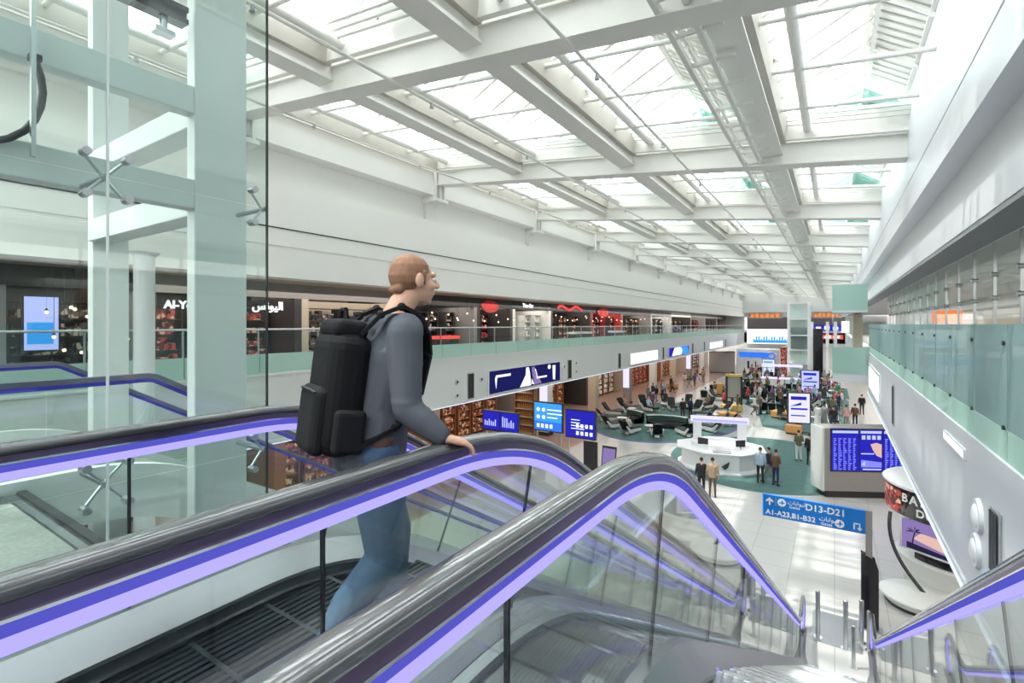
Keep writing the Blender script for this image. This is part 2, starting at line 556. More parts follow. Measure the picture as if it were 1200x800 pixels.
# ------------------------------------------------------------------ roof
def zb(x):                      # underside of the roof steel: it falls towards the right
    return 12.05 - 0.111 * x
SLOPE = math.atan(0.111)
BEAM_Y = [-0.8 + 8.2 * k for k in range(13)]
GX = [-13.95, -9.9, -5.65, -1.45, 2.6]
for y in BEAM_Y:
    m = MB()
    xa, xb = LX - 0.4, 2.6
    def slab(dy, a, b):
        m.prism([(xa, zb(xa) + a), (xb, zb(xb) + a), (xb, zb(xb) + b), (xa, zb(xa) + b)], 'y', y - dy, y + dy)
    slab(0.17, 0.05, 0.58)
    slab(0.25, 0.0, 0.05)
    slab(0.25, 0.58, 0.66)
    struct(m.build('beam_1', 'roof_white'))
    # bracket that carries the beam on the left wall
    m = MB()
    for d in (-0.28, 0.0, 0.28):
        m.bb(LX - 0.45, LX + 0.22, y + d - 0.05, y + d + 0.05, 13.0, 14.6)
    m.bb(LX - 0.45, LX + 0.3, y - 0.4, y + 0.4, 12.9, 13.03)
    m.bb(LX - 0.45, LX - 0.28, y - 0.3, y + 0.3, 12.15, 12.95)
    struct(m.build('column_bracket', 'roof_white'))
for gx in GX[1:4]:
    m = MB()
    z = zb(gx)
    m.bb(gx - 0.2, gx + 0.2, Y0, Y1, z + 0.30, z + 0.80)
    m.bb(gx - 0.26, gx + 0.26, Y0, Y1, z + 0.25, z + 0.31)
    struct(m.build('beam_2', 'roof_white'))

def make_skylight(label, group):
    """Ridge skylight: sloping glass on one side, louvres on the other, glazed gables, tie rods and a walkway tube."""
    Wd, L, rx, rz, b = 3.7, 7.6, 1.72, 1.62, 0.5
    t = thing('skylight', label, 'skylight', group=group)
    f = MB()
    MB().bb(0.0, 0.14, 0, L, 0.05, b + 0.1).build('shaded_curb_side', 'curb_shade', t)  # curb side coloured darker for the shade on it
    f.bb(Wd - 0.14, Wd, 0, L, 0.1, b + 0.1)
    f.bb(0.14, Wd - 0.14, 0, 0.14, 0.1, b + 0.1).bb(0.14, Wd - 0.14, L - 0.14, L, 0.1, b + 0.1)
    for k in range(3):
        f.bb(0.14, Wd - 0.14, L - 0.32 - k * 0.16, L - 0.24 - k * 0.16, 0.42 + 0.06 * k, 0.5 + 0.06 * k)
    f.build('curb_frame', 'roof_white', t)
    g = MB()
    g.add([(0.1, 0.1, b + 0.1), (rx, 0.1, rz), (rx, L - 0.1, rz), (0.1, L - 0.1, b + 0.1)], [(0, 1, 2, 3)])
    g.add([(0.1, 0.1, b + 0.115), (rx, 0.1, rz + 0.015), (rx, L - 0.1, rz + 0.015), (0.1, L - 0.1, b + 0.115)], [(0, 3, 2, 1)])
    g.build('glazing', 'sky_glass', t)
    bars = MB()
    n = 8
    for i in range(n + 1):
        y = 0.12 + (L - 0.24) * i / n
        bars.bar((0.1, y, b + 0.07), (rx, y, rz - 0.03), 0.12, 0.13)
    bars.build('glazing_bars', 'roof_white', t)
    lv = MB()
    for i in range(26):
        y = 0.2 + (L - 0.4) * i / 25
        lv.bar((rx + 0.05, y, rz - 0.05), (Wd - 0.1, y, b + 0.1), 0.17, 0.03)
    for q in (0.06, 0.5, 0.94):
        x = rx + (Wd - rx - 0.1) * q
        z = rz - 0.12 + (b + 0.1 - rz) * q
        lv.bar((x, 0.1, z), (x, L - 0.1, z), 0.09, 0.07)
    lv.add([(rx, 0.1, rz + 0.06), (Wd - 0.1, 0.1, b + 0.18), (Wd - 0.1, L - 0.1, b + 0.18), (rx, L - 0.1, rz + 0.06)], [(0, 1, 2, 3)])
    lv.build('louvre_panel', 'roof_white', t)
    for y in (0.1, L - 0.12):
        ga = MB().prism([(0.1, b + 0.1), (Wd - 0.1, b + 0.1), (rx, rz)], 'y', y, y + 0.015)
        gp = ga.build('gable_pane', 'gable_glass', t)
        fr = MB()
        for p, q in (((0.1, b + 0.1), (rx, rz)), ((rx, rz), (Wd - 0.1, b + 0.1)), ((0.1, b + 0.13), (Wd - 0.1, b + 0.13)), ((rx, b + 0.1), (rx, rz))):
            fr.bar((p[0], y, p[1]), (q[0], y, q[1]), 0.07)
        fr.build('gable_frame', 'roof_white', gp)
    MB().bar((rx, 0, rz), (rx, L, rz), 0.12).build('ridge_bar', 'roof_white', t)
    MB().cyl((0.62, 0, 0.34), (0.62, L, 0.34), 0.10, n=10).build('tube', 'roof_white', t)
    for y in (1.7, 3.7, 5.8):
        MB().cyl((0, y, 0.30), (Wd, y, 0.30), 0.055, n=8).build('tie_rod', 'roof_white', t)
        for p, q in (((0.62, y, 0.34), (0.12, y, 0.62)), ((0.62, y, 0.34), (0.62, y + 0.5, 1.0)), ((Wd - 0.1, y, 0.3), (rx, y, rz - 0.1))):
            MB().bar(p, q, 0.06).build('strut', 'roof_white', t)
    return t

ORD = ['first', 'second', 'third', 'fourth', 'fifth', 'sixth', 'seventh', 'eighth', 'ninth', 'tenth', 'eleventh', 'twelfth', 'thirteenth']
proto = None
for k in range(12):
    for j in range(4):
        lab = f'ridge skylight in the {ORD[k]} roof bay from the escalators, {ORD[j]} from the left-hand wall'
        o = proto if proto else None
        if o is None:
            o = proto = make_skylight(lab, 'ridge skylights of the hall roof')
        else:
            o = copy_tree(proto)
            o['label'] = lab
        x0 = GX[j] + 0.2
        w = GX[j + 1] - GX[j] - 0.4
        o.location = (x0, BEAM_Y[k] + 0.3, zb(x0) + 0.50)
        o.rotation_euler = (0, SLOPE, 0)
        o.scale = (w / 3.7, 1, 1)
# sprinkler pipes and the big white duct tube under the roof
for i, (x, dz, r) in enumerate(((-7.6, -0.1, 0.035), (-11.9, -0.1, 0.035), (-3.6, -0.1, 0.03))):
    t = thing('sprinkler_pipe', ['thin sprinkler pipe under the second column of skylights from the left-hand wall',
                                 'thin sprinkler pipe under the column of skylights beside the left-hand wall',
                                 'thin sprinkler pipe under the third column of skylights from the left-hand wall'][i], 'pipe', (x, 0, zb(x) + dz))
    MB().cyl((0, -6, 0), (0, 98, 0), r, n=8).build('pipe', 'roof_white', t)
    for q in range(24):
        MB().cyl((0, q * 4.1 - 4, 0), (0, q * 4.1 - 4, -0.12), 0.035, 0.05, 8).build('sprinkler_head', 'steel', t)

# maintenance catwalk beside the third roof girder
t = thing('catwalk', 'white ladder-like catwalk under the roof beside the girder nearest the right-hand side', 'catwalk', (-1.95, 0, zb(-1.95) + 0.1))
for sx in (-0.2, 0.2):
    MB().bb(sx - 0.04, sx + 0.04, -6, 98, -0.06, 0.06).build('side_rail', 'roof_white', t)
    MB().bb(sx - 0.025, sx + 0.025, -6, 98, 0.28, 0.33).build('guard_rail', 'roof_white', t)
for q in range(98):
    y = -5.8 + q * 1.06
    MB().bb(-0.2, 0.55, y - 0.03, y + 0.03, -0.03, 0.03).build('rung', 'roof_white', t)
for q in range(36):
    y = -5.8 + q * 2.93
    MB().bb(-0.22, -0.18, y - 0.02, y + 0.02, 0.06, 0.28).build('guard_post', 'roof_white', t)

# ------------------------------------------------------------------ glass parapets of the galleries
def parapet(name, label, x, y0, y1, step, zs, face):
    t = thing(name, label, 'balustrade', (x, y0, U + 0.002))
    n = int(round((y1 - y0) / step))
    d = (y1 - y0) / n
    lo, mid, top = zs
    for i in range(n):
        a, b = i * d + 0.012, (i + 1) * d - 0.012
        MB().bb(-0.008, 0.008, a, b, 0.0, lo - U).build('frosted_pane', 'frosted_pale', t)
        if mid > lo:
            MB().bb(-0.008, 0.008, a, b, lo - U + 0.01, mid - U).build('teal_pane', 'frosted_teal', t)
        if top > mid:
            MB().bb(-0.008, 0.008, a, b, mid - U + 0.01, top - U).build('clear_pane', 'clear_glass', t)
    if top > mid:
        MB().cyl((0, 0, top - U + 0.03), (0, y1 - y0, top - U + 0.03), 0.028, n=8).build('handrail', 'steel', t)
        for i in range(n + 1):
            MB().bb(-0.1, -0.06, i * d - 0.02, i * d + 0.02, 0, top - U).build('post', 'steel', t)
    else:
        f = MB()
        for i in range(n + 1):
            for z in (0.35, 1.25):
                f.cyl((-0.03, i * d + 0.1, z), (0.03, i * d + 0.1, z), 0.025, n=8)
        f.build('clamp_buttons', 'charcoal', t)
    return t
parapet('glass_balustrade', 'long glass balustrade of the gallery on the left-hand side, frosted below and clear above', LX - 0.06, 2.0, 98.0, 2.0, (6.93, 6.93, 7.62), 1)
parapet('glass_balustrade', 'tall teal frosted glass balustrade above the right-hand gallery edge', RX + 0.04, -3.0, 31.8, 1.45, (6.68, 7.8, 7.8), -1)
# clear screen between the right parapet and the bulkhead
t = thing('glass_screen', 'clear glass screen hung under the right-hand bulkhead, with slim joints and fittings', 'glass screen', (2.28, -3, U))
for i in range(24):
    a = i * 1.45
    MB().bb(-0.006, 0.006, a + 0.01, a + 1.44, 0.02, 2.84).build('glass_pane', 'clear_glass', t)
    f = MB().bb(-0.02, 0.02, a - 0.02, a + 0.02, 0.02, 2.84)
    for z in (1.0, 1.9, 2.3):
        f.cyl((-0.05, a, z), (0.05, a, z), 0.045, n=8)
    f.build('mullion', 'steel', t)

# ------------------------------------------------------------------ teal glass box where the right gallery steps out
t = thing('glass_box', 'teal glass box at the end of the right-hand gallery, frosted below and above', 'glass box', (0, 32, 0))
for z0, z1, mt in ((5.15, 6.55, 'frosted_pale'), (6.57, 8.45, 'clear_glass'), (8.55, 9.95, 'frosted_pale')):
    MB().bb(-0.1, 1.46, 0, 0.02, z0, z1).build('front_pane', mt, t)
    MB().bb(-0.1, -0.08, 0.03, 7, z0, z1).build('side_pane', mt, t)
MB().bb(-0.12, 1.46, -0.02, 7, 8.45, 8.55).build('soffit', 'cool_white', t)
MB().bb(-0.1, 2.02, 0.05, 7, 4.7, 5.12).build('base', 'cool_white', t)
MB().bb(0.95, 1.4, 4, 6.6, 6.4, 8.4).build('inner_wall', 'beige', t)
MB().bb(0.35, 0.75, 4.2, 4.3, 7.3, 8.0).build('lit_panel', 'lit_white', t)

# ------------------------------------------------------------------ fittings on the gallery edges
def wall_screen(label, y0, y1, z0, z1, back, build_picture):
    t = thing('wall_screen', label, 'screen', (LX, (y0 + y1) / 2, (z0 + z1) / 2))
    w, h = y1 - y0, z1 - z0
    MB().bb(-0.04, 0.05, -w / 2 - 0.12, w / 2 + 0.12, -h / 2 - 0.06, h / 2 + 0.06).build('frame', 'fascia_grey', t)
    MB().bb(0.05, 0.06, -w / 2, w / 2, -h / 2, h / 2).build('display', back, t)
    if build_picture:
        build_picture(t, w, h)
    return t
def pic_a(t, w, h):
    for poly in ([(-0.9, -0.5), (0.25, -0.5), (0.12, 0.15), (0.0, 0.5), (-0.28, 0.5), (-0.32, 0.1)], [(0.3, -0.42), (0.62, -0.5), (0.32, -0.15)],
                 [(2.75, -0.4), (3.0, -0.45), (3.05, 0.4), (2.7, 0.42)], [(0.65, 0.35), (0.75, 0.35), (0.85, -0.2), (2.0, -0.2), (2.0, -0.1), (0.9, -0.1)],
                 [(-3.2, 0.15), (-3.1, -0.35), (-3.0, 0.2), (-1.8, 0.2), (-1.8, 0.32), (-3.1, 0.32)],
                 [(2.3 + 0.18 * math.cos(k * 0.5236), 0.36 + 0.13 * math.sin(k * 0.5236)) for k in range(12)]):
        MB().prism(poly, 'x', 0.061, 0.066).build('white_figure', 'screen_white', t)
    MB().prism([(0.65, -0.5), (1.4, -0.5), (0.62, 0.48), (0.3, 0.48), (0.4, 0.0)], 'x', 0.0602, 0.0609).build('violet_figure', 'screen_violet', t)
wall_screen('long dark advertising screen with white figures on the left-hand gallery edge', 19.3, 26.6, 4.42, 5.52, 'screen_navy', pic_a)
wall_screen('lit blank white panel on the left-hand gallery edge, nearer of the two', 39.0, 46.4, 4.5, 5.4, 'lit_white', None)
def pic_b(t, w, h):
    MB().prism([(-3.0, -0.4), (0.8, -0.4), (1.2, 0.1), (0.4, 0.42), (-2.0, 0.42)], 'x', 0.061, 0.066).build('print', 'screen_white', t)
    MB().prism([(1.3, -0.42), (3.9, -0.42), (3.4, 0.42), (0.6, 0.42)], 'x', 0.061, 0.066).build('print', 'screen_sky', t)
wall_screen('advertising screen with a white and blue picture on the left-hand gallery edge', 50.2, 58.2, 4.5, 5.4, 'screen_blue', pic_b)
wall_screen('lit blank white panel on the left-hand gallery edge, farther of the two', 69.5, 78.5, 4.5, 5.35, 'lit_white', None)
for i, y in enumerate((17.9, 28.0, 36.6, 48.3, 60.2, 66.4, 81)):
    t = thing('air_grille', f'upright dark air grille on the left-hand gallery edge, {ORD[i]} from the escalators', 'vent', (LX, y, 4.98))
    MB().bb(0, 0.03, -0.24, 0.24, -0.6, 0.6).build('frame', 'steel', t)
    s = MB()
    for k in range(5):
        s.bb(0.03, 0.05, -0.2 + k * 0.085, -0.15 + k * 0.085, -0.56, 0.56)
    s.build('louvres', 'charcoal', t)
for i, (y, z) in enumerate(((16.9, 5.25), (16.9, 4.65), (18.7, 5.2), (28.9, 5.3), (28.9, 4.75), (27.2, 5.2))):
    t = thing('round_vent', ['upper of two small round vents before the first air grille', 'lower of two small round vents before the first air grille',
              'small round vent between the first air grille and the long screen', 'upper of two small round vents past the second air grille',
              'lower of two small round vents past the second air grille', 'small round vent just past the long dark screen'][i], 'vent', (LX, y, z))
    MB().cyl((0, 0, 0), (0.05, 0, 0), 0.13, 0.11, 16).build('ring', 'fascia_grey', t)
    MB().cyl((0.05, 0, 0), (0.055, 0, 0), 0.07, n=12).build('nozzle', 'charcoal', t)
for i, (y, z) in enumerate(((8.15, 5.46), (8.25, 5.0))):
    t = thing('round_vent', ['upper of two white domed air nozzles on the right-hand gallery edge', 'lower of two white domed air nozzles on the right-hand gallery edge'][i], 'vent', (RX, y, z))
    MB().cyl((0, 0, 0), (-0.04, 0, 0), 0.22, 0.2, 24).build('ring', 'cool_white', t)
    MB().ball((-0.03, 0, 0), (0.05, 0.15, 0.15), 16).build('nozzle', 'solid_white', t)
t = thing('air_grille', 'upright steel air grille on the right-hand gallery edge beside the domed nozzles', 'vent', (RX, 7.35, 5.42))
MB().bb(-0.03, 0, -0.17, 0.17, -0.36, 0.36).build('frame', 'steel', t)
s = MB()
for k in range(4):
    s.bb(-0.045, -0.03, -0.14 + k * 0.08, -0.09 + k * 0.08, -0.33, 0.33)
s.build('louvres', 'charcoal', t)
t = thing('air_grille', 'slim upright air grille far along the right-hand gallery edge', 'vent', (RX, 18.5, 5.4))
MB().bb(-0.03, 0, -0.2, 0.2, -0.6, 0.6).build('frame', 'steel', t)
MB().bb(-0.045, -0.03, -0.14, 0.14, -0.55, 0.55).build('louvres', 'charcoal', t)
t = thing('light_panel', 'lit white panel on the right-hand gallery edge beneath the teal glass', 'light panel', (RX, 27, 5.25))
MB().bb(-0.05, 0, -3.4, 3.4, -0.62, 0.62).build('frame', 'cool_white', t)
MB().bb(-0.06, -0.05, -3.2, 3.2, -0.5, 0.5).build('diffuser', 'lit_white', t)
t = thing('slot_light', 'short white slot light on the right-hand gallery edge near the domed nozzles', 'light', (RX, 9.6, 6.05))
MB().bb(-0.03, 0, -0.75, 0.75, -0.07, 0.07).build('housing', 'cool_white', t)
MB().bb(-0.035, -0.03, -0.7, 0.7, -0.05, 0.05).build('diffuser', 'lit_white', t)
t = thing('shop_sign', 'orange lit box sign seen through the clear screen on the right', 'sign', (5.0, 34.5, 8.2))
MB().bb(-0.6, 0.6, -0.1, 0.1, -0.35, 0.35).build('panel', 'lit_orange', t)
MB().bb(-0.04, 0.04, 0, 0.06, 0.35, 1.1).build('bracket', 'steel', t)
# ------------------------------------------------------------------ escalators
T30 = math.tan(math.radians(30))
YK = 2.22                        # top knee of the handrail line
YB = YK + U / T30                # bottom knee

def lane(y0, y1, dz=0.0, n_arc=14, tl=0.62):
    """Escalator line in the YZ plane: level, rounded knee, 30 degrees down, rounded knee, level."""
    def fillet(yk, zk, d0, d1):
        p0 = Vector((yk - d0[0] * tl, zk - d0[1] * tl))
        p1 = Vector((yk, zk))
        p2 = Vector((yk + d1[0] * tl, zk + d1[1] * tl))
        return [((1 - t) ** 2 * p0 + 2 * t * (1 - t) * p1 + t * t * p2) for t in [i / n_arc for i in range(n_arc + 1)]]
    lv = (1.0, 0.0)
    dn = (math.cos(math.radians(30)), -math.sin(math.radians(30)))
    pts = [Vector((y0, U))] + fillet(YK, U, lv, dn)
    a, b = pts[-1], Vector((YB, 0)) - Vector(dn) * tl
    pts += [a.lerp(b, i / 10) for i in range(1, 10)]
    pts += fillet(YB, 0, dn, lv) + [Vector((y1, 0))]
    return [(p[0], p[1] + dz) for p in pts]

def cut(path, ya, yb):
    """The stretch of a path between two y values, end points interpolated."""
    out = []
    for (p, q) in zip(path, path[1:]):
        for y in (ya, yb):
            if p[0] < y <= q[0]:
                t = (y - p[0]) / (q[0] - p[0])
                out.append((y, p[1] + t * (q[1] - p[1])))
        if ya < q[0] < yb:
            out.append(q)
    out = sorted(set(out))
    if path[0][0] >= ya:
        out.insert(0, path[0])
    return out

YTOP, YEND = -2.0, YB + 1.15

def handrail_path(dz, r):
    p = lane(YTOP, YEND, dz)
    head = [(YTOP - r * math.sin(a), U + dz - r + r * math.cos(a)) for a in [math.pi * (1 - i / 8) for i in range(8)]]
    tail = [(YEND + r * math.sin(a), dz - r + r * math.cos(a)) for a in [math.pi * i / 8 for i in range(1, 9)]]
    return head + p + tail

def rrect(w, h, z0, r=0.014):
    return [(-w / 2, z0 + r), (-w / 2 + r, z0), (w / 2 - r, z0), (w / 2, z0 + r), (w / 2, z0 + h - r), (w / 2 - r, z0 + h - 0.003), (w * 0.22, z0 + h), (-w * 0.22, z0 + h), (-w / 2 + r, z0 + h - 0.003), (-w / 2, z0 + h - r)]

def balustrade(par, x, inner):
    """inner = +1 when the steps lie on the +x side."""
    HR = handrail_path(0.90, 0.40)
    base = lane(YTOP - 0.3, YEND + 0.3)
    b = MB()
    i = inner
    b.sweep(base, [(-0.025 * i, 0.05), (0.03 * i, 0.05), (0.15 * i, -0.07), (0.15 * i, -0.09), (-0.085 * i, -0.09), (-0.085 * i, 0.0)], x)
    bo = b.build('balustrade', 'deck_metal', par)
    s = MB().sweep(base, [(0.13 * i, -0.085), (0.145 * i, -0.085), (0.145 * i, -0.32), (0.13 * i, -0.32)], x)
    s.build('skirt_panel', 'skirt_dark', bo)
    s = MB().sweep(base, [(0.145 * i, -0.145), (0.168 * i, -0.15), (0.168 * i, -0.165), (0.145 * i, -0.165)], x)
    s.build('skirt_brush_strip', 'chrome', bo)
    MB().sweep(HR, rrect(0.084, 0.05, 0.0), x, smooth=True).build('handrail', 'rubber', bo)
    MB().sweep(HR, [(-0.03, -0.028), (0.03, -0.028), (0.03, 0.004), (-0.03, 0.004)], x).build('handrail_guide', 'rail_profile_sheen', bo)
    MB().sweep(HR, [(-0.036, -0.034), (0.036, -0.034), (0.036, -0.026), (-0.036, -0.026)], x).build('guide_lip', 'chrome', bo)
    MB().sweep(HR, [(-0.022, -0.068), (0.022, -0.068), (0.031, -0.034), (-0.031, -0.034)], x).build('led_spill_band', 'led_spill', bo)  # sloping band, glowing in place of the LED light falling on it
    MB().sweep(HR, [(-0.018, -0.106), (0.018, -0.106), (0.023, -0.068), (-0.023, -0.068)], x).build('led_strip', 'led_violet', bo)
    mid = lane(YTOP - 0.2, YEND + 0.3, 0.46)
    cuts = [YTOP - 0.2, -0.3, 1.0] + [1.0 + 1.22 * k for k in range(1, 11)] + [YEND + 0.28]
    for ya, yb in zip(cuts, cuts[1:]):
        MB().sweep(cut(mid, ya + 0.006, yb - 0.006), [(-0.006, -0.42), (0.006, -0.42), (0.006, 0.36), (-0.006, 0.36)], x, 0, 1).build('glass_pane', ['rail_glass', 'charcoal'], bo)
    for yc in cuts[1:-1]:
        c = cut(mid, yc - 0.006, yc + 0.006)
        MB().sweep(c, [(-0.004, -0.42), (0.004, -0.42), (0.004, 0.35), (-0.004, 0.35)], x).build('joint_seal', 'charcoal', bo)
    return bo

step_me = None
def step_mesh():
    global step_me
    if step_me:
        return step_me
    m = MB()
    w = 1.12
    m.bb(-w / 2, w / 2, -0.2, 0.2, -0.03, 0.0)
    for k in range(24):
        x = -w / 2 + w * (k + 0.5) / 24
        m.bb(x - 0.011, x + 0.011, -0.195, 0.195, 0.0, 0.012)
    m.bb(-w / 2, w / 2, 0.185, 0.2, -0.24, 0.0, 1)
    m.bb(-w / 2, w / 2, 0.175, 0.2, 0.002, 0.014, 2)
    step_me = m.mesh('step', ['step_metal', 'step_dark', 'chrome'])
    return step_me

def escalator(label, xl, xr, steps, tread):
    t = thing('escalator', label, 'escalator', (0, 0, 0))
    balustrade(t, xl, 1)
    balustrade(t, xr, -1)
    xc = (xl + xr) / 2
    if steps:
        y = 0.2
        line = lane(-3, 20)
        while y < YB + 0.9:
            z = next(p[1] + (y - p[0]) / (q[0] - p[0]) * (q[1] - p[1]) for p, q in zip(line, line[1:]) if p[0] <= y <= q[0])
            o = bpy.data.objects.new('step', step_mesh())
            COL.objects.link(o)
            o.parent = t
            o.location = (xc, y, z - 0.165)
            if tread:
                o.material_slots[0].link = 'OBJECT'
                o.material_slots[0].material = M[tread]
                o.material_slots[2].link = 'OBJECT'
                o.material_slots[2].material = M[tread]
            y += 0.4
    base = lane(YTOP - 0.6, YEND + 0.3)
    MB().sweep(base, [(xl - 0.07, 0.03), (xr + 0.07, 0.03), (xr + 0.07, -0.03), (xl - 0.07, -0.03)] if not steps else
               [(xl - 0.06, -0.42), (xr + 0.06, -0.42), (xr + 0.06, -0.95), (xl - 0.06, -0.95)]).build('truss_cladding', 'skirt_dark', t)
    for x in (xl, xr):
        MB().sweep(base, [(x - 0.08, -0.09), (x + 0.08, -0.09), (x + 0.08, -0.95), (x - 0.08, -0.95)]).build('side_cladding', 'skirt_dark', t)
    MB().bb(xl + 0.18, xr - 0.18, -2.6, 0.0, U - 0.2, U - 0.14).build('landing_plate', 'step_metal', t)
    MB().bb(xl + 0.18, xr - 0.18, YB + 1.05, YB + 2.6, -0.05, 0.012).build('landing_plate', 'deck_metal', t)
    return t

XA, XB, XC, XD = -2.92, -1.39, -0.67, 0.74
escalator('nearest escalator with violet lit handrails, running down beside the right-hand gallery', XC, XD, True, None)
escalator('escalator with violet lit handrails that the man with the backpack rides', XA, XB, True, 'step_black')
# sunken dark cover between the two escalators
t = thing('cover_panel', 'dark glossy cover panel in the slot between the two escalators', 'panel')
MB().sweep(lane(YTOP - 0.6, YEND), [(XB + 0.09, -0.02), (XC - 0.09, -0.02), (XC - 0.09, -0.08), (XB + 0.09, -0.08)]).build('panel', 'black_gloss', t)
MB().sweep(lane(YTOP - 0.6, YEND), [(XB + 0.10, 0.01), (XB + 0.16, 0.01), (XB + 0.16, -0.02), (XB + 0.10, -0.02)]).build('edge_strip', 'deck_metal', t)

# ------------------------------------------------------------------ glass-sided stairs left of the lift
t = thing('staircase', 'wide staircase with slim glass balustrades going down behind the lift glass', 'stairs', (-7.35, 0, 0))
n = 36
for i in range(n):
    y = YK + i * 0.305
    z = U - (i + 1) * U / n
    MB().bb(-1.4, 1.4, y, y + 0.32, z - 0.06, z).bb(-1.4, 1.4, y, y + 0.03, z, z + U / n - 0.06).build('step', 'mat_grey', t)
for sx in (-1.45, 1.45):
    st = MB().sweep(lane(0.9, YEND - 0.6), [(sx - 0.05, 0.10), (sx + 0.05, 0.10), (sx + 0.05, -0.42), (sx - 0.05, -0.42)]).build('stringer', 'frame_teal', t)
    MB().sweep(lane(-2.0, YEND - 0.6, 0.9, 4, 0.06), [(sx - 0.035, 0.0), (sx + 0.035, 0.0), (sx + 0.035, 0.05), (sx - 0.035, 0.05)]).build('handrail', 'stair_rail', st)
    MB().sweep(lane(-2.0, YEND - 0.6, 0.89, 4, 0.06), [(sx - 0.02, -0.03), (sx + 0.02, -0.03), (sx + 0.02, 0.008), (sx - 0.02, 0.008)]).build('led_strip', 'stair_blue', st)
    mid = lane(-2.0, YEND - 0.6, 0.46, 4, 0.06)
    cc = [-2.0 + 1.7 * k for k in range(10)]
    for a, b in zip(cc, cc[1:]):
        MB().sweep(cut(mid, a + 0.01, b - 0.01), [(sx - 0.006, -0.36), (sx + 0.006, -0.36), (sx + 0.006, 0.40), (sx - 0.006, 0.40)]).build('glass_pane', 'clear_glass', st)

# ------------------------------------------------------------------ glass lift enclosure
GXX = -3.9
t = thing('lift_enclosure', 'tall point-fixed glass enclosure of the lift on the left-hand side of the escalators', 'lift enclosure', (GXX, 1.22, 0))
panel, hz = 1.06, 1.98
zlev = [8.75 + hz * k for k in range(-4, 2)] + [12.3]
yl = [panel * k for k in range(-4, 2)]
for za, zc in zip(zlev, zlev[1:]):
    for ya in yl[:-1]:
        MB().bb(-0.008, 0.008, ya + 0.006, ya + panel - 0.006, za + 0.005, zc - 0.005).build('glass_pane', ['lift_glass'], t)
for y in yl:
    MB().bb(-0.009, 0.009, y - 0.006, y + 0.006, zlev[0], zlev[-1]).build('joint_seal', 'frame_teal' if y < panel else 'charcoal', t)
for z in zlev[1:-1]:
    for y in yl[2:]:
        s = MB()
        s.cyl((-0.02, y, z), (-0.45, y, z), 0.02, n=8)
        for dy in (-0.11, 0.11):
            for dz in (-0.13, 0.13):
                if y + dy < panel + 0.02:
                    s.cyl((-0.07, y, z), (-0.05, y + dy, z + dz), 0.010, 0.010, 8)
                    s.cyl((-0.05, y + dy, z + dz), (0.03, y + dy, z + dz), 0.026, 0.026, 12)
        s.build('spider_fitting', 'steel', t)
# steel frame of the lift behind the glass
def frame_col(nm, x, y0, y1, w):
    struct(MB().bb(x - w, x, y0, y1, 0, 12.3).build(nm, 'frame_teal', None, 0.01))
frame_col('column_1', -4.5, 2.0, 2.44, 0.14)
frame_col('column_2', -7.3, 2.14, 2.5, 0.16)
frame_col('column_3', -4.5, -3.4, -2.95, 0.42)
for z0, z1 in ((9.57, 9.80), (8.77, 9.02), (11.9, 12.2)):
    struct(MB().bb(-4.64, -4.5, -2.95, 2.0, z0, z1).build('beam_3', 'frame_teal', None, 0.01))
    struct(MB().bb(-7.3, -4.64, 2.1, 2.34, z0, z1).build('beam_3', 'frame_teal', None, 0.01))
t = thing('cable', 'thick black cable loop hanging inside the lift glass', 'cable', (-4.45, 0, 0))
pts = [(0, y, z) for y, z in ((1.0, 9.56), (1.03, 9.46), (1.04, 9.36), (1.03, 9.26), (1.0, 9.16), (0.95, 9.07), (0.88, 9.0), (0.79, 8.95), (0.68, 8.92), (0.5, 8.91), (0.3, 8.93))]
MB().tube(pts, 0.022, 10).build('cable', 'charcoal', t)
MB().box((0, 1.0, 9.57), (0.07, 0.06, 0.04)).build('clip', 'charcoal', t)
t = thing('guide_rail', 'slim grey upright lift guide beside the black cable loop', 'guide rail', (-4.4, 0.98, 9.0))
MB().bb(-0.02, 0.02, -0.012, 0.012, -0.1, 1.05).build('rail', 'steel', t)
MB().bb(-0.03, 0.03, -0.02, 0.02, 1.05, 1.1).build('bracket', 'charcoal', t)
t = thing('lift_beam', 'black lifting beam high inside the lift glass', 'beam', (-4.5, 1.65, 10.28))
MB().bb(-0.06, 0.06, -1.2, 0.28, -0.02, 0.02).bb(-0.06, 0.06, -1.2, 0.28, 0.08, 0.12).bb(-0.02, 0.02, -1.2, 0.28, 0.02, 0.08).build('beam', 'black_gloss', t)
MB().cyl((0, 0.12, -0.02), (0, 0.12, -0.12), 0.03, n=10).bb(-0.05, 0.05, 0.05, 0.19, -0.16, -0.12).build('hook', 'steel', t)
t = thing('doormat', 'grey ribbed mat on the landing behind the lift glass', 'mat', (-4.78, 0.55, U))
MB().bb(-0.75, 0.75, -0.6, 0.55, 0, 0.015).build('mat', 'mat_grey', t)
MB().bb(-0.8, 0.8, 0.57, 0.62, 0, 0.012).bb(-0.8, -0.77, -0.6, 0.57, 0, 0.012).bb(0.77, 0.8, -0.6, 0.57, 0, 0.012).build('frame', 'steel', t)
struct(MB().bb(LX, -2.95, 1.2, 1.26, 5.85, U + 0.02).build('trim_9', 'charcoal'))

# ------------------------------------------------------------------ round light column and white drum below, seen through the glass
t = thing('column', 'slender round white column behind the lift glass', 'column', (-12.9, 4.7, 0))
MB().lathe((0, 0, 0), [(0.28, 0), (0.28, 0.1), (0.2, 0.2), (0.2, 9.3), (0.3, 9.4)], 20).build('shaft', 'solid_white', t)
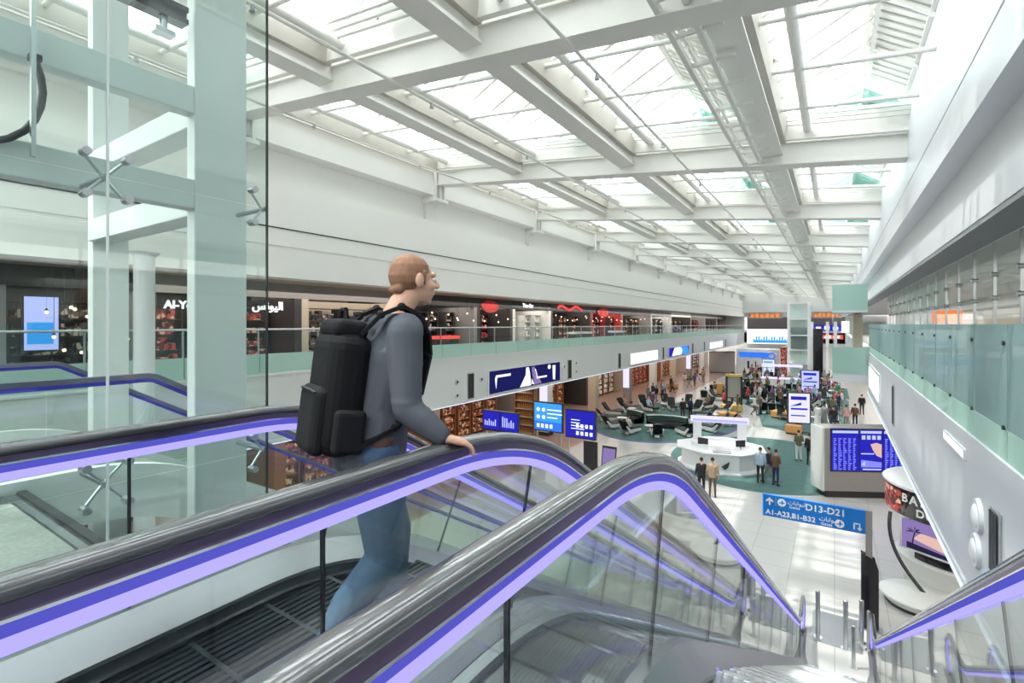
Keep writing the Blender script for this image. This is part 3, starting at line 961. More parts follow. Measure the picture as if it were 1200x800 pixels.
# ------------------------------------------------------------------ shopfronts of the left-hand gallery
rnd = random.Random(7)
SX = -17.0
def shop(label, y0, y1, frame, back, goods, sign=None, bay=1.3, header='charcoal', inside='dark_wall'):
    t = thing('shopfront', label, 'shop', (SX, y0, U))
    w = y1 - y0
    MB().bb(-0.25, 0.0, 0, w, 2.42, 2.95).build('fascia', header, t)
    MB().bb(-3.6, -3.5, 0, w, 0, 2.95).build('back_wall', back, t)
    for y in (0.0, w - 0.3):
        MB().bb(-3.5, 0.02, y, y + 0.3, 0, 2.42).build('side_pier', frame, t)
    n = max(1, int((w - 0.8) / bay))
    st = (w - 0.8) / n
    for i in range(n):
        a = 0.4 + i * st
        u = MB()
        d = rnd.uniform(0.5, 1.6)
        u.bb(-d - 0.5, -d, a + 0.08, a + 0.12, 0, 2.1).bb(-d - 0.5, -d, a + st - 0.12, a + st - 0.08, 0, 2.1)
        for z in (0.1, 0.6, 1.1, 1.6, 2.08):
            u.bb(-d - 0.5, -d, a + 0.08, a + st - 0.08, z, z + 0.03)
        uo = u.build('shelf_unit', inside, t)
        g = MB()
        for z in (0.13, 0.63, 1.13, 1.63):
            y = a + 0.16
            while y < a + st - 0.3:
                ww = rnd.uniform(0.08, 0.24)
                g.bb(-d - 0.4, -d - 0.06, y, y + ww, z, z + rnd.uniform(0.15, 0.4))
                y += ww + rnd.uniform(0.01, 0.06)
        tag(g.build('stock', goods, uo), kind='stuff')
    if sign:
        sign(t, w)
    return t

def sg_text(body, mat, size, y, z=2.68):
    def f(t, w):
        text(body, size, mat, t, Vector((0.01, y, z)), FACE_E, 'sign_lettering', 0.02, bold=0.01)
    return f
def sg_younus(t, w):
    text('Al-Younus', 0.34, 'lit_white', t, Vector((0.01, 0.5, 2.05)), FACE_E, 'sign_lettering', 0.02, bold=0.012)
    text('\ufeb2\ufee7\ufeee\ufbff\ufedf\ufe8d', 0.40, 'lit_white', t, Vector((0.01, 3.2, 2.1)), FACE_E, 'sign_lettering', 0.02, bold=0.012)
def sg_oval(mat, y, ry=0.85, rz=0.36, z=2.5):
    def f(t, w):
        m = MB()
        k = 24
        m.prism([(y + ry * math.cos(6.2832 * i / k), z + rz * math.sin(6.2832 * i / k)) for i in range(k)], 'x', 0.02, 0.1)
        so = m.build('sign_disc', 'red_sign', t)
        b = MB()
        for q in range(5):
            b.bb(0.1, 0.12, y - ry * 0.6 + q * ry * 0.25, y - ry * 0.6 + q * ry * 0.25 + 0.12, z - rz * 0.3, z + rz * (0.45 if q % 2 else 0.2))
        b.build('sign_marks', mat, so)
    return f
def sg_wave(mat, y0, y1, z=2.66):
    def f(t, w):
        p = [(y0 + (y1 - y0) * i / 12, z + 0.14 * math.sin(i * 0.9)) for i in range(13)]
        m = MB()
        for a, b in zip(p, p[1:]):
            m.bar((0.05, a[0], a[1]), (0.05, b[0], b[1] + 0.05), 0.06, 0.16)
        m.build('sign_script', mat, t)
    return f
def sg_screen(t, w):
    MB().bb(0.05, 0.1, 0.55, 1.3, 0.75, 2.2).build('poster_frame', 'charcoal', t)
    MB().bb(0.1, 0.11, 0.6, 1.25, 0.8, 2.15).build('poster', 'screen_pale', t)
    MB().bb(0.11, 0.115, 0.65, 1.15, 0.95, 1.5).build('poster', 'screen_sky', t)

shop('dark shopfront with a tall lit blue poster, behind the lift glass', 3.0, 6.2, 'shade_grey', 'dark_wall', 'goods_dark', sg_screen, 1.6)
shop('dark shopfront with white lettering above red lit shelves, behind the lift glass', 6.2, 11.3, 'dark_wall', 'dark_wall', 'goods_red', sg_younus, 0.9, 'taupe')
def sg_beige(t, w):
    MB().bb(-1.6, -1.5, 0.3, w - 0.3, 0, 2.42).build('partition', 'beige', t)
shop('plain beige open shopfront behind the man with the backpack', 11.3, 16.2, 'beige', 'beige', 'goods_dark', sg_beige, 1.5, 'taupe')
shop('black shopfront with pale pier and warm spotlights, next after the beige one', 16.2, 22.3, 'taupe', 'dark_wall', 'goods_dark', None, 0.8)
shop('black shopfront with a round red sign', 22.3, 26.0, 'dark_wall', 'dark_wall', 'goods_red', sg_oval('lit_red', 1.2), 0.8)
shop('shopfront with bright white display cases and small white lettering', 26.0, 31.0, 'white_paint', 'white_paint', 'goods_pale', sg_text('Time Bar', 'lit_white', 0.36, 1.2), 1.0, 'black_gloss', 'pale_shell')
shop('black shopfront with a red flowing script sign', 31.0, 38.0, 'dark_wall', 'dark_wall', 'goods_warm', sg_wave('lit_red', 1.0, 5.2), 0.9)
shop('dark red shopfront with a glowing red oval, after the one with script', 38.0, 45.0, 'red_sign', 'dark_wall', 'goods_red', sg_oval('lit_red', 2.4, 1.2, 0.4), 0.9)
shop('brown shopfront with warm lit stock, midway along the gallery', 45.0, 54.0, 'taupe', 'dark_wall', 'goods_warm', None, 1.0)
shop('pale shopfront with white lit cases, midway along the gallery', 54.0, 62.0, 'pale_shell', 'white_paint', 'goods_pale', None, 1.2, 'shade_grey')
shop('dark shopfront with pale fascia in the far half of the gallery', 62.0, 72.0, 'dark_wall', 'taupe', 'goods_warm', None, 1.2, 'pale_shell')
shop('brown shopfront third from the far end of the gallery', 72.0, 81.0, 'taupe', 'dark_wall', 'goods_red', None, 1.2)
shop('black shopfront second from the far end of the gallery', 81.0, 90.0, 'dark_wall', 'dark_wall', 'goods_dark', None, 1.5)
shop('taupe shopfront at the far end of the gallery', 90.0, 99.0, 'taupe', 'taupe', 'goods_warm', None, 1.5)

# hanging lamps in front of the shops
lp = None
ZC = 9.3
k = 0
for (ya, yb, n, lo, hi) in ((4.0, 6.0, 16, 1.0, 2.4), (17.0, 22.0, 9, 0.9, 1.3), (22.6, 26, 5, 0.9, 1.4), (31.3, 45, 16, 0.8, 1.3), (46, 62, 10, 0.8, 1.2)):
    for i in range(n):
        if lp is None:
            lp = o = thing('pendant_lamp', '', 'lamp')
            MB().cyl((0, 0, 0.06), (0, 0, 1.0), 0.006, n=6).build('cord', 'charcoal', o)
            MB().ball((0, 0, 0), 0.045, 10).build('bulb', 'lamp_warm', o)
            MB().cyl((0, 0, 0.04), (0, 0, 0.1), 0.045, 0.02, 10).build('cap', 'charcoal', o)
        else:
            o = copy_tree(lp)
        d = rnd.uniform(lo, hi)
        o.location = (SX + rnd.uniform(0.1, 0.5), ya + (yb - ya) * (i + rnd.random() * 0.6) / n, ZC - d)
        o.children[0].scale = (1, 1, 1)
        o['label'] = ['small warm bulb hanging in the cluster behind the lift glass', 'small warm bulb hanging before the black shopfront with the pale pier',
                      'small warm bulb hanging before the shopfront with the round red sign', 'small warm bulb hanging before the shopfronts with red script and red oval',
                      'small warm bulb hanging midway along the left-hand gallery'][k]
        o['group'] = ['bulb cluster behind the lift glass', 'bulbs before the black shopfront', 'bulbs by the round red sign', 'bulbs by the red script', 'bulbs midway along the gallery'][k]
        for c in o.children:
            if c.name.startswith('cord'):
                c.scale = (1, 1, d / 1.0)
    k += 1
# low counters on the gallery
for i, (y, w, mt, lab) in enumerate(((13.6, 1.4, 'red_sign', 'low red display stand on the left-hand gallery near the beige shopfront'),
                                     (18.2, 1.6, 'lit_red', 'low counter with a red lit top on the left-hand gallery'),
                                     (33.5, 3.0, 'solid_white', 'long white counter on the left-hand gallery near the red script sign'),
                                     (41, 2.4, 'solid_white', 'short white counter on the left-hand gallery past the red script sign'))):
    t = thing('display_counter', lab, 'counter', (-15.9, y, U))
    MB().bb(-0.3, 0.3, -w / 2, w / 2, 0, 0.75).build('body', 'dark_wall', t)
    MB().bb(-0.34, 0.34, -w / 2 - 0.04, w / 2 + 0.04, 0.75, 0.9).build('top', mt, t)
t = thing('lounge_chair', 'dark high-backed armchair on the gallery by the beige shopfront', 'chair', (-15.4, 12.0, U))
MB().bb(-0.35, 0.35, -0.35, 0.35, 0.25, 0.45).build('seat', 'black_leather', t)
MB().box((0, -0.42, 0.8), (0.7, 0.14, 0.85), 0, Matrix.Rotation(0.3, 3, 'X')).build('backrest', 'black_leather', t)
for sx in (-0.3, 0.3):
    for sy in (-0.3, 0.3):
        MB().cyl((sx, sy, 0), (sx, sy, 0.26), 0.02, n=8).build('leg', 'steel', t)

# ------------------------------------------------------------------ arcade below the left-hand gallery
AX = -20.0
def arcade(label, y0, y1, back, goods, pier, lit=None):
    t = thing('shopfront', label, 'shop', (AX, y0, 0))
    w = y1 - y0
    MB().bb(-3.9, -3.8, 0, w, 0, 4.2).build('back_wall', back, t)
    MB().bb(-0.3, 0, 0, w, 3.3, 4.2).build('fascia', lit or pier, t)
    for y in (0, w - 0.5):
        MB().bb(-3.8, 0.05, y, y + 0.5, 0, 3.3).build('side_pier', pier, t)
    n = int((w - 1.4) / 1.6)
    for i in range(n):
        a = 0.8 + i * 1.6
        u = MB()
        u.bb(-2.0, -1.4, a, a + 0.06, 0, 2.4).bb(-2.0, -1.4, a + 1.3, a + 1.36, 0, 2.4)
        for z in (0.15, 0.7, 1.25, 1.8, 2.38):
            u.bb(-2.0, -1.4, a, a + 1.36, z, z + 0.04)
        uo = u.build('shelf_unit', 'wood', t)
        g = MB()
        for z in (0.19, 0.74, 1.29, 1.84):
            y = a + 0.1
            while y < a + 1.1:
                ww = rnd.uniform(0.1, 0.25)
                g.bb(-1.95, -1.45, y, y + ww, z, z + rnd.uniform(0.2, 0.45))
                y += ww + 0.03
        tag(g.build('stock', goods, uo), kind='stuff')
    return t
arcade('wood-panelled ground-floor shop with warm shelves, nearest on the left-hand side', 12, 22, 'wood', 'goods_warm', 'wood')
arcade('ground-floor shop with brown shelves behind the blue direction boards', 22, 33, 'dark_wall', 'goods_warm', 'taupe')
arcade('ground-floor shop with warm display near the round carpet', 33, 44, 'dark_wall', 'goods_warm', 'dark_wall', 'red_sign')
arcade('pale ground-floor shop past the warm display', 44, 56, 'taupe', 'goods_pale', 'beige')
arcade('dark ground-floor shop with red stock', 56, 68, 'wood', 'goods_red', 'wood')
arcade('brown ground-floor shop in the far half of the arcade', 68, 82, 'taupe', 'goods_warm', 'beige', 'lit_lilac')
arcade('pale lilac ground-floor shop at the far end of the arcade', 82, 98, 'white_paint', 'goods_pale', 'white_paint', 'lit_lilac')
for i, y in enumerate((30.5, 38.7, 46.9, 55.1, 63.3, 71.5, 79.7, 88)):
    t = thing('column', f'square column under the left-hand gallery edge, {ORD[i]} from the direction boards', 'column', (LX - 3.1, y, 0))
    MB().bb(-0.35, 0.35, -0.35, 0.35, 0, 4.24).build('shaft', ['pale_shell', 'beige', 'taupe'][i % 3], t, 0.03)
    MB().bb(-0.38, 0.38, -0.38, 0.38, 0, 0.25).build('plinth', 'charcoal', t)
    if i in (0, 2, 5):
        MB().bb(-0.3, 0.3, -0.39, -0.36, 1.6, 3.9).build('light_panel', 'lit_lilac', t)
# amber shelf tower and blue boards
t = thing('bottle_shelf', 'tall amber-lit wooden shelf of bottles beside the pale blue direction board', 'shelf', (-15.6, 25.2, 0))
MB().bb(-0.65, 0.65, 0.35, 0.4, 0, 4.1).bb(-0.7, -0.62, -0.1, 0.4, 0, 4.1).bb(0.62, 0.7, -0.1, 0.4, 0, 4.1).build('case', 'wood', t)
for k in range(8):
    z = 0.3 + k * 0.48
    sh = MB().bb(-0.62, 0.62, -0.1, 0.35, z, z + 0.04).build('shelf', 'beige', t)
    g = MB()
    for q in range(9):
        g.cyl((-0.54 + q * 0.135, 0.1, z + 0.04), (-0.54 + q * 0.135, 0.1, z + 0.3), 0.045, 0.035, 8)
        g.cyl((-0.54 + q * 0.135, 0.1, z + 0.3), (-0.54 + q * 0.135, 0.1, z + 0.38), 0.018, n=6)
    tag(g.build('bottle_row', 'orange_pad', sh), kind='stuff')

def dir_board(label, x0, x1, y, z0, z1, top, low, icons, seed):
    r = random.Random(seed)
    w = x1 - x0
    t = thing('direction_board', label, 'sign', ((x0 + x1) / 2, y, 0))
    MB().bb(-w / 2, w / 2, 0, 0.18, z0 - 0.06, z1 + 0.06).build('case', 'charcoal', t)
    zm = z0 + (z1 - z0) * (0.32 if top != low else 0.5)
    MB().bb(-w / 2 + 0.04, w / 2 - 0.04, -0.01, 0, zm, z1).build('upper_face', top, t)
    MB().bb(-w / 2 + 0.04, w / 2 - 0.04, -0.01, 0, z0, zm).build('lower_face', low, t)
    for sx in (-w / 2 + 0.15, w / 2 - 0.15):
        MB().cyl((sx, 0.1, 0), (sx, 0.1, z0), 0.05, n=10).build('post', 'steel', t)
    m = MB()
    if icons == 'left':
        for q in range(4):
            m.box((-w / 2 + 0.3 + q * 0.28, -0.015, z0 + 0.25), (0.17, 0.01, 0.22))
        for q in range(2):
            for j in range(2):
                m.cyl((-w / 2 + 0.3 + q * 0.36, -0.01, z0 + 0.75 + j * 0.42), (-w / 2 + 0.3 + q * 0.36, -0.02, z0 + 0.75 + j * 0.42), 0.11, n=12)
        for j in range(3):
            m.bb(-w / 2 + 0.9, -w / 2 + 0.9 + r.uniform(0.6, 1.0), -0.02, -0.01, z0 + 0.72 + j * 0.22, z0 + 0.78 + j * 0.22)
    else:
        for q in range(4):
            for j in range(2):
                m.box((w / 2 - 0.25 - q * 0.27, -0.015, z0 + 0.24 + j * 0.4), (0.16, 0.01, 0.2))
        for j in range(4):
            m.bb(-w / 2 + 0.35, -w / 2 + 0.35 + r.uniform(0.5, 0.8), -0.02, -0.01, z0 + 0.45 + j * 0.16, z0 + 0.49 + j * 0.16)
    m.build('pictograms', 'screen_white', t)
    return t
dir_board('pale blue lit direction board with white pictograms under the left-hand gallery', -14.6, -12.75, 24.6, 1.75, 3.3, 'screen_sky', 'lit_blue', 'left', 1)
dir_board('deep blue lit direction board with white pictograms, beside the pale blue one', -12.55, -10.75, 24.6, 1.6, 3.05, 'screen_blue', 'screen_blue', 'right', 2)
def small_blue(label, x, y, w, z0, z1, seed):
    r = random.Random(seed)
    t = thing('screen_bank', label, 'screen', (x, y, 0))
    MB().bb(-w / 2, w / 2, 0, 0.2, z0 - 0.1, z1 + 0.05).build('case', 'charcoal', t)
    for q in range(2):
        s = MB().bb(-w / 2 + q * w / 2 + 0.04, -w / 2 + (q + 1) * w / 2 - 0.04, -0.01, 0, z0, z1).build('display', 'screen_blue', t)
        m = MB()
        for j in range(6):
            m.bb(-w / 2 + q * w / 2 + 0.15 + j * 0.14, -w / 2 + q * w / 2 + 0.22 + j * 0.14, -0.02, -0.01, z0 + 0.2, z0 + r.uniform(0.4, 0.8))
        m.build('picture', 'screen_pale', s)
    for sx in (-w / 2 + 0.2, w / 2 - 0.2):
        MB().cyl((sx, 0.1, 0), (sx, 0.1, z0), 0.05, n=8).build('post', 'steel', t)
small_blue('blue lit screen bank low under the left-hand gallery, beside the man with the backpack', -15.6, 22.6, 2.4, 1.9, 2.9, 4)
# leaning dark panels at the foot of the boards
t = thing('notice_stand', 'black upright notice stand in front of the deep blue direction board', 'stand', (-9.6, 21.4, 0))
MB().bb(-0.35, 0.35, -0.03, 0.03, 0.5, 2.3).build('panel', 'black_gloss', t)
MB().bb(-0.4, 0.4, -0.25, 0.25, 0, 0.04).cyl((0, 0, 0.04), (0, 0, 0.5), 0.05, n=10).build('foot', 'steel', t)
t = thing('notice_stand', 'dark screen stand tilted back, beside the black notice stand', 'stand', (-8.75, 21.5, 0))
MB().box((0, 0, 1.3), (0.7, 0.06, 1.7), 0, Matrix.Rotation(-0.18, 3, 'X')).build('panel', 'charcoal', t)
MB().box((0, -0.035, 1.3), (0.6, 0.01, 1.5), 0, Matrix.Rotation(-0.18, 3, 'X')).build('display', 'screen_violet', t)
MB().bb(-0.3, 0.3, -0.2, 0.3, 0, 0.05).bb(-0.05, 0.05, 0.05, 0.12, 0.05, 0.9).build('foot', 'steel', t)
# ------------------------------------------------------------------ things on the lower hall floor
CS, SN = math.cos(YAW), math.sin(YAW)
def at(px, py, z=0.0):
    """Where the sight line through a pixel of the photograph meets the level z."""
    D = F * (CAMZ - z) / (py - 380)
    r = (px - 600) * D / F
    return r * CS - D * SN, r * SN + D * CS

def carpet(name, label, outline, mat, border=None, z=0.008):
    m = MB().prism(outline, 'z', 0.0, z)
    o = m.build(name, mat)
    tag(o, label, 'carpet')
    if border:
        b = MB()
        n = len(outline)
        for i in range(n):
            p, q = outline[i], outline[(i + 1) % n]
            b.bar((p[0], p[1], z), (q[0], q[1], z), 0.35, 0.012)
        b.build('border', border, o)
    return o
def ell(cx, cy, rx, ry, n=48, a0=0, a1=6.28318):
    return [(cx + rx * math.cos(a0 + (a1 - a0) * i / n), cy + ry * math.sin(a0 + (a1 - a0) * i / n)) for i in range(n)]
carpet('carpet', 'round teal carpet with a violet rim, left of the information desk', ell(-11.5, 41.2, 5.4, 9.2), 'carpet_teal', 'carpet_purple')
carpet('carpet', 'teal carpet the white information desk stands on', ell(-3.4, 31.6, 5.0, 6.2), 'carpet_teal')
carpet('carpet', 'large teal carpet under the lounge seats in the middle of the hall', [(-4.6, 42), (-1.5, 40.2), (0.9, 42), (1.2, 60), (-1, 80), (-6, 88), (-11, 86), (-12.2, 72), (-11, 58), (-6, 50.5)], 'carpet_teal')
carpet('carpet', 'blue-grey carpet under the right-hand gallery edge, behind the information board', [(-1.2, 66), (1.3, 62), (1.3, 72), (-0.6, 74)], 'carpet_teal', None, 0.007)

# information desk
t = thing('information_desk', 'white octagonal information desk with lilac-topped portal', 'desk', (-5.3, 29.0, 0), 0.25)
m = MB()
def octo(r, sx=1.18):
    return [(r * sx * math.cos(math.pi / 8 + i * math.pi / 4), r * math.sin(math.pi / 8 + i * math.pi / 4)) for i in range(8)]
def loft(m, rings, mi=0):
    vs, fs = [], []
    n = len(rings[0][0])
    for poly, z in rings:
        vs += [(p[0], p[1], z) for p in poly]
    for k in range(len(rings) - 1):
        for i in range(n):
            fs.append((k * n + i, k * n + (i + 1) % n, (k + 1) * n + (i + 1) % n, (k + 1) * n + i))
    fs += [tuple(reversed(range(n))), tuple(range(len(vs) - n, len(vs)))]
    m.add(vs, fs, mi)
    return m
loft(m, [(octo(2.0), 0), (octo(2.0), 0.1), (octo(1.82), 0.22), (octo(1.8), 1.02)])
m.build('counter', 'solid_white', t)
loft(MB(), [(octo(2.0), 1.02), (octo(2.04), 1.05), (octo(2.04), 1.11)]).build('worktop', 'solid_white', t)
loft(MB(), [(octo(1.35), 1.11), (octo(1.3), 1.35)]).build('inner_ledge', 'solid_white', t)
for sx in (-1.15, 1.15):
    MB().bb(sx - 0.22, sx + 0.22, 0.2, 0.5, 1.3, 2.35).build('portal_post', 'solid_white', t)
hd = MB().bb(-1.5, 1.5, 0.1, 0.6, 2.35, 2.62).build('portal_header', 'lit_lilac', t)
MB().bb(-1.4, 1.4, 0.07, 0.1, 2.4, 2.52).build('header_stripe', 'counter_glow', hd)
for sx, a in ((0.95, 0.5), (-0.9, -0.4)):
    mo = MB().box((sx, -0.9, 1.5), (0.55, 0.03, 0.35), 0, Matrix.Rotation(a, 3, 'Z')).build('monitor', 'charcoal', t)
    MB().cyl((sx, -0.9, 1.11), (sx, -0.9, 1.35), 0.03, n=8).build('monitor_stand', 'charcoal', mo)
MB().bb(-0.45, 0.45, -1.75, -1.25, 1.11, 1.14).build('desk_mat', 'shade_grey', t)
MB().prism([(-0.05, 0.45), (0.35, 0.75), (0.28, 0.45), (0.12, 0.3)], 'y', -1.9, -1.84).build('emblem', 'charcoal', t)

# flight information board
t = thing('flight_information_board', 'big grey flight information board with deep blue screens', 'information board', (*at(966, 583), 0), math.radians(29))
MB().bb(0, 3.9, 0, 1.0, 0.3, 3.15).build('case', 'taupe', t, 0.03)
MB().bb(-0.08, 0.0, -0.02, 1.0, 0.3, 3.15).build('end_panel', 'fascia_grey', t)
MB().bb(0.15, 3.8, 0.1, 0.9, 0, 0.3).build('plinth', 'charcoal', t)
MB().bb(0.25, 3.7, -0.03, 0.0, 1.2, 3.13).build('screen_frame', 'black_gloss', t)
def cols(m, x0, n, r):
    for i in range(n):
        x = x0 + i * 0.21
        z = 2.70
        while z > 1.32:
            h = r.uniform(0.04, 0.05)
            m.bb(x, x + r.uniform(0.06, 0.15), -0.052, -0.045, z - h, z)
            z -= 0.085
r = random.Random(3)
for nm, a, b in (('display', 0.3, 1.45), ('display', 1.5, 2.45), ('display', 2.5, 3.65)):
    d = MB().bb(a, b, -0.045, -0.03, 1.25, 3.08).build(nm, 'screen_blue', t)
    m = MB()
    if a == 1.5:
        for q in range(4):
            MB().bb(1.58 + q * 0.22, 1.73 + q * 0.22, -0.052, -0.045, 2.66, 2.84).build('white_tile', 'screen_pale', d)
        MB().bb(1.55, 2.1, -0.052, -0.045, 2.0, 2.05).build('pale_line', 'screen_pale', d)
        MB().bb(1.62, 2.4, -0.052, -0.045, 1.30, 1.36).build('pale_line', 'screen_pale', d)
        MB().prism([(1.55, 1.55), (1.72, 1.48), (1.72, 1.68)], 'y', -0.052, -0.045).build('pale_arrow', 'screen_pale', d)
        MB().prism([(1.95, 2.45), (2.2, 2.52), (2.42, 2.45), (2.42, 1.85), (2.2, 1.95), (2.05, 2.2)], 'y', -0.054, -0.046).build('print', 'screen_peach', d)
        MB().prism([(1.55, 1.75), (2.42, 1.65), (2.42, 1.42), (1.55, 1.42)], 'y', -0.05, -0.046).build('print', 'screen_line', d)
    else:
        cols(m, a + 0.07, 5, r)
        m.build('flight_columns', 'screen_line', d)
    MB().bb(a + 0.03, b - 0.03, -0.05, -0.044, 2.93, 3.04).build('header_bar', 'screen_pale', d)

# gate sign on its post
px, py = 0.74, 15.64
t = thing('gate_sign', 'blue gate direction sign reading D13-D21 on a slim dark post', 'sign', (px, py, 0))
MB().bb(-0.07, 0.07, -0.07, 0.07, 1.75, 3.02).build('post', 'taupe', t)
MB().prism([(-0.17, 0.0), (0.2, 0.0), (0.2, 1.55), (0.13, 1.78), (-0.17, 1.92)], 'y', -0.11, 0.11).build('base_box', 'black_gloss', t)
MB().bb(-0.25, 0.28, -0.2, 0.2, 0, 0.03).build('base_plate', 'steel', t)
bw, z0, z1 = 2.36, 2.40, 3.0
pn = MB().bb(-0.07 - bw, -0.07, -0.06, 0.06, z0, z1).build('panel', 'sign_blue', t)
def face_on(tt, yf):
    L = -0.07 - bw
    text('D13-D21', 0.24, 'sign_white', tt, Vector((L + 1.02, yf, 2.83)), FACE_S, 'lettering', 0.004, bold=0.004)
    text('A1-A23,B1-B32', 0.19, 'sign_white', tt, Vector((L + 0.06, yf, 2.52)), FACE_S, 'lettering', 0.004, bold=0.003)
    text('Gates', 0.11, 'sign_white', tt, Vector((L + 0.64, yf, 2.76)), FACE_S, 'lettering', 0.004)
    text('Gates', 0.11, 'sign_white', tt, Vector((L + 1.38, yf, 2.47)), FACE_S, 'lettering', 0.004)
    text(ARABIC_GATES, 0.15, 'sign_white', tt, Vector((L + 0.60, yf, 2.88)), FACE_S, 'lettering', 0.004)
    text(ARABIC_GATES, 0.15, 'sign_white', tt, Vector((L + 1.34, yf, 2.60)), FACE_S, 'lettering', 0.004)
    m = MB()
    def plane_mark(cx, cz):
        m.cyl((cx, yf, cz), (cx, yf - 0.006, cz), 0.105, n=20)
    plane_mark(L + 0.46, 2.84)
    plane_mark(L + 1.80, 2.55)
    m.prism([(L + 0.14, 2.72), (L + 0.18, 2.72), (L + 0.18, 2.84), (L + 0.25, 2.80), (L + 0.25, 2.85), (L + 0.16, 2.94), (L + 0.07, 2.85), (L + 0.07, 2.80), (L + 0.14, 2.84)], 'y', yf - 0.006, yf)
    u = L + 2.1
    m.bb(u, u + 0.03, yf - 0.006, yf, 2.48, 2.65).bb(u, u + 0.15, yf - 0.006, yf, 2.62, 2.65).bb(u + 0.12, u + 0.15, yf - 0.006, yf, 2.5, 2.65)
    m.prism([(u + 0.08, 2.53), (u + 0.19, 2.53), (u + 0.135, 2.45)], 'y', yf - 0.006, yf)
    m.bb(L + 0.31, L + 0.315, yf - 0.006, yf, 2.72, 2.95)
    m.build('pictograms', 'sign_white', tt)
    b = MB()
    for cx, cz in ((L + 0.46, 2.84), (L + 1.80, 2.55)):
        b.prism([(cx - 0.07, cz - 0.005), (cx - 0.005, cz + 0.012), (cx + 0.0, cz + 0.07), (cx + 0.025, cz + 0.07), (cx + 0.03, cz + 0.015), (cx + 0.07, cz + 0.005), (cx + 0.07, cz - 0.02), (cx + 0.03, cz - 0.02), (cx + 0.015, cz - 0.07), (cx - 0.005, cz - 0.07), (cx - 0.005, cz - 0.02), (cx - 0.07, cz - 0.03)], 'y', yf - 0.009, yf - 0.006)
    b.build('plane_marks', 'sign_blue', tt)
face_on(pn, -0.062)
MB().bb(-0.09 - bw, -0.07 - bw, -0.065, 0.065, z0 - 0.01, z1 + 0.01).build('end_cap', 'screen_sky', t)

# round ice-cream kiosk below the right gallery
kx, ky = 3.15, 19.4
t = thing('kiosk', 'round kiosk with a dark lettered drum canopy under the right-hand gallery', 'kiosk', (kx, ky, 0))
MB().lathe((0, 0, 0), [(0.0, 3.08), (1.75, 3.08), (1.85, 3.05), (1.85, 2.98), (1.8, 2.98), (1.8, 2.2), (0.0, 2.2)], 48).build('canopy', 'black_gloss', t)
MB().lathe((0, 0, 0), [(0.0, 3.10), (1.86, 3.10), (1.9, 3.06), (1.86, 3.00)], 48).build('canopy_top', 'solid_white', t)
MB().lathe((0, 0, 0), [(1.82, 2.25), (1.825, 2.92)], 14, 0, math.radians(178), math.radians(214)).build('canopy_picture', 'goods_red', t)
def drum_text(body, r, size, a0, z):
    a = a0
    for ch in body:
        R = Matrix.Rotation(a + math.pi / 2, 3, 'Z') @ FACE_S
        text(ch, size, 'sign_white', t, Vector((r * math.cos(a), r * math.sin(a), z)), R, 'lettering', 0.01, 'CENTER', 0.006)
        a += size * 0.78 / r
drum_text('BAS', 1.83, 0.34, math.radians(218), 2.74)
drum_text('DU', 1.83, 0.30, math.radians(232), 2.42)
ct = MB().lathe((0, 0, 0), [(0, 0.95), (1.55, 0.95), (1.6, 0.9), (1.55, 0.85), (1.3, 0.1), (1.35, 0.0), (0, 0)], 40).build('counter', 'pale_shell', t)
MB().lathe((0, 0, 0), [(1.45, 0.96), (1.45, 1.35), (1.2, 1.5), (0.9, 1.5)], 16, 0, math.radians(215), math.radians(300)).build('display_case', 'black_gloss', t)
m = MB()
for q in range(7):
    a = math.radians(224 + q * 10)
    m.bar((1.0 * math.cos(a), 1.0 * math.sin(a), 1.0), (1.35 * math.cos(a), 1.35 * math.sin(a), 1.0), 0.16, 0.12)
m.build('tubs', 'wood', ct)
sc = thing('tmp', '', '')
bpy.data.objects.remove(sc)
R = Matrix.Rotation(math.radians(-32), 3, 'Z')
so = MB().box((-0.72, -1.42, 1.72), (1.9, 0.08, 0.95), 0, R).build('screen_frame', 'pale_shell', t)
MB().box((-0.747, -1.463, 1.72), (1.75, 0.02, 0.82), 0, R).build('display', 'screen_violet', so)
m = MB()
fr = lambda x, z: Vector((-0.755, -1.478, 1.72)) + R @ Vector((x, 0, z))
m.add([fr(-0.6, -0.1), fr(0.5, -0.3), fr(0.6, -0.12), fr(0.1, 0.1), fr(-0.4, 0.12)], [(0, 1, 2, 3, 4)])
m.build('sunset_picture', 'screen_peach', so)
m = MB()
fq = lambda x, z: Vector((-0.758, -1.486, 1.72)) + R @ Vector((x, 0, z))
for a in range(6):
    an = math.radians(20 + a * 32)
    m.add([fq(-0.55, 0.1), fq(-0.55 + 0.1 * math.cos(an) - 0.02, 0.1 + 0.1 * math.sin(an) + 0.02), fq(-0.55 + 0.24 * math.cos(an), 0.1 + 0.22 * math.sin(an) - 0.05)], [(0, 1, 2)])
m.add([fq(-0.56, 0.1), fq(-0.53, 0.1), fq(-0.6, -0.3), fq(-0.64, -0.3)], [(0, 1, 2, 3)])
m.add([fq(-0.75, -0.4), fq(0.75, -0.4), fq(0.75, -0.33), fq(-0.75, -0.22)], [(0, 1, 2, 3)])
m.build('palm_picture', 'screen_dark', so)
pts = []
for i in range(17):
    a = i / 16
    pts.append((-1.75 - 0.12 * math.sin(a * math.pi) + 0.95 * a * a, -0.85 - 0.75 * a, 2.2 - 2.18 * a))
MB().tube(pts, 0.05, 10).build('arched_pole', 'black_gloss', t)
t = thing('podium', 'low round white podium on the floor beside the lettered kiosk', 'podium', (kx - 1.2, ky - 1.75, 0))
MB().lathe((0, 0, 0), [(0, 0.3), (0.85, 0.3), (0.9, 0.27), (0.88, 0.24), (0.7, 0.04), (0.72, 0), (0, 0)], 32).build('body', 'pale_shell', t)
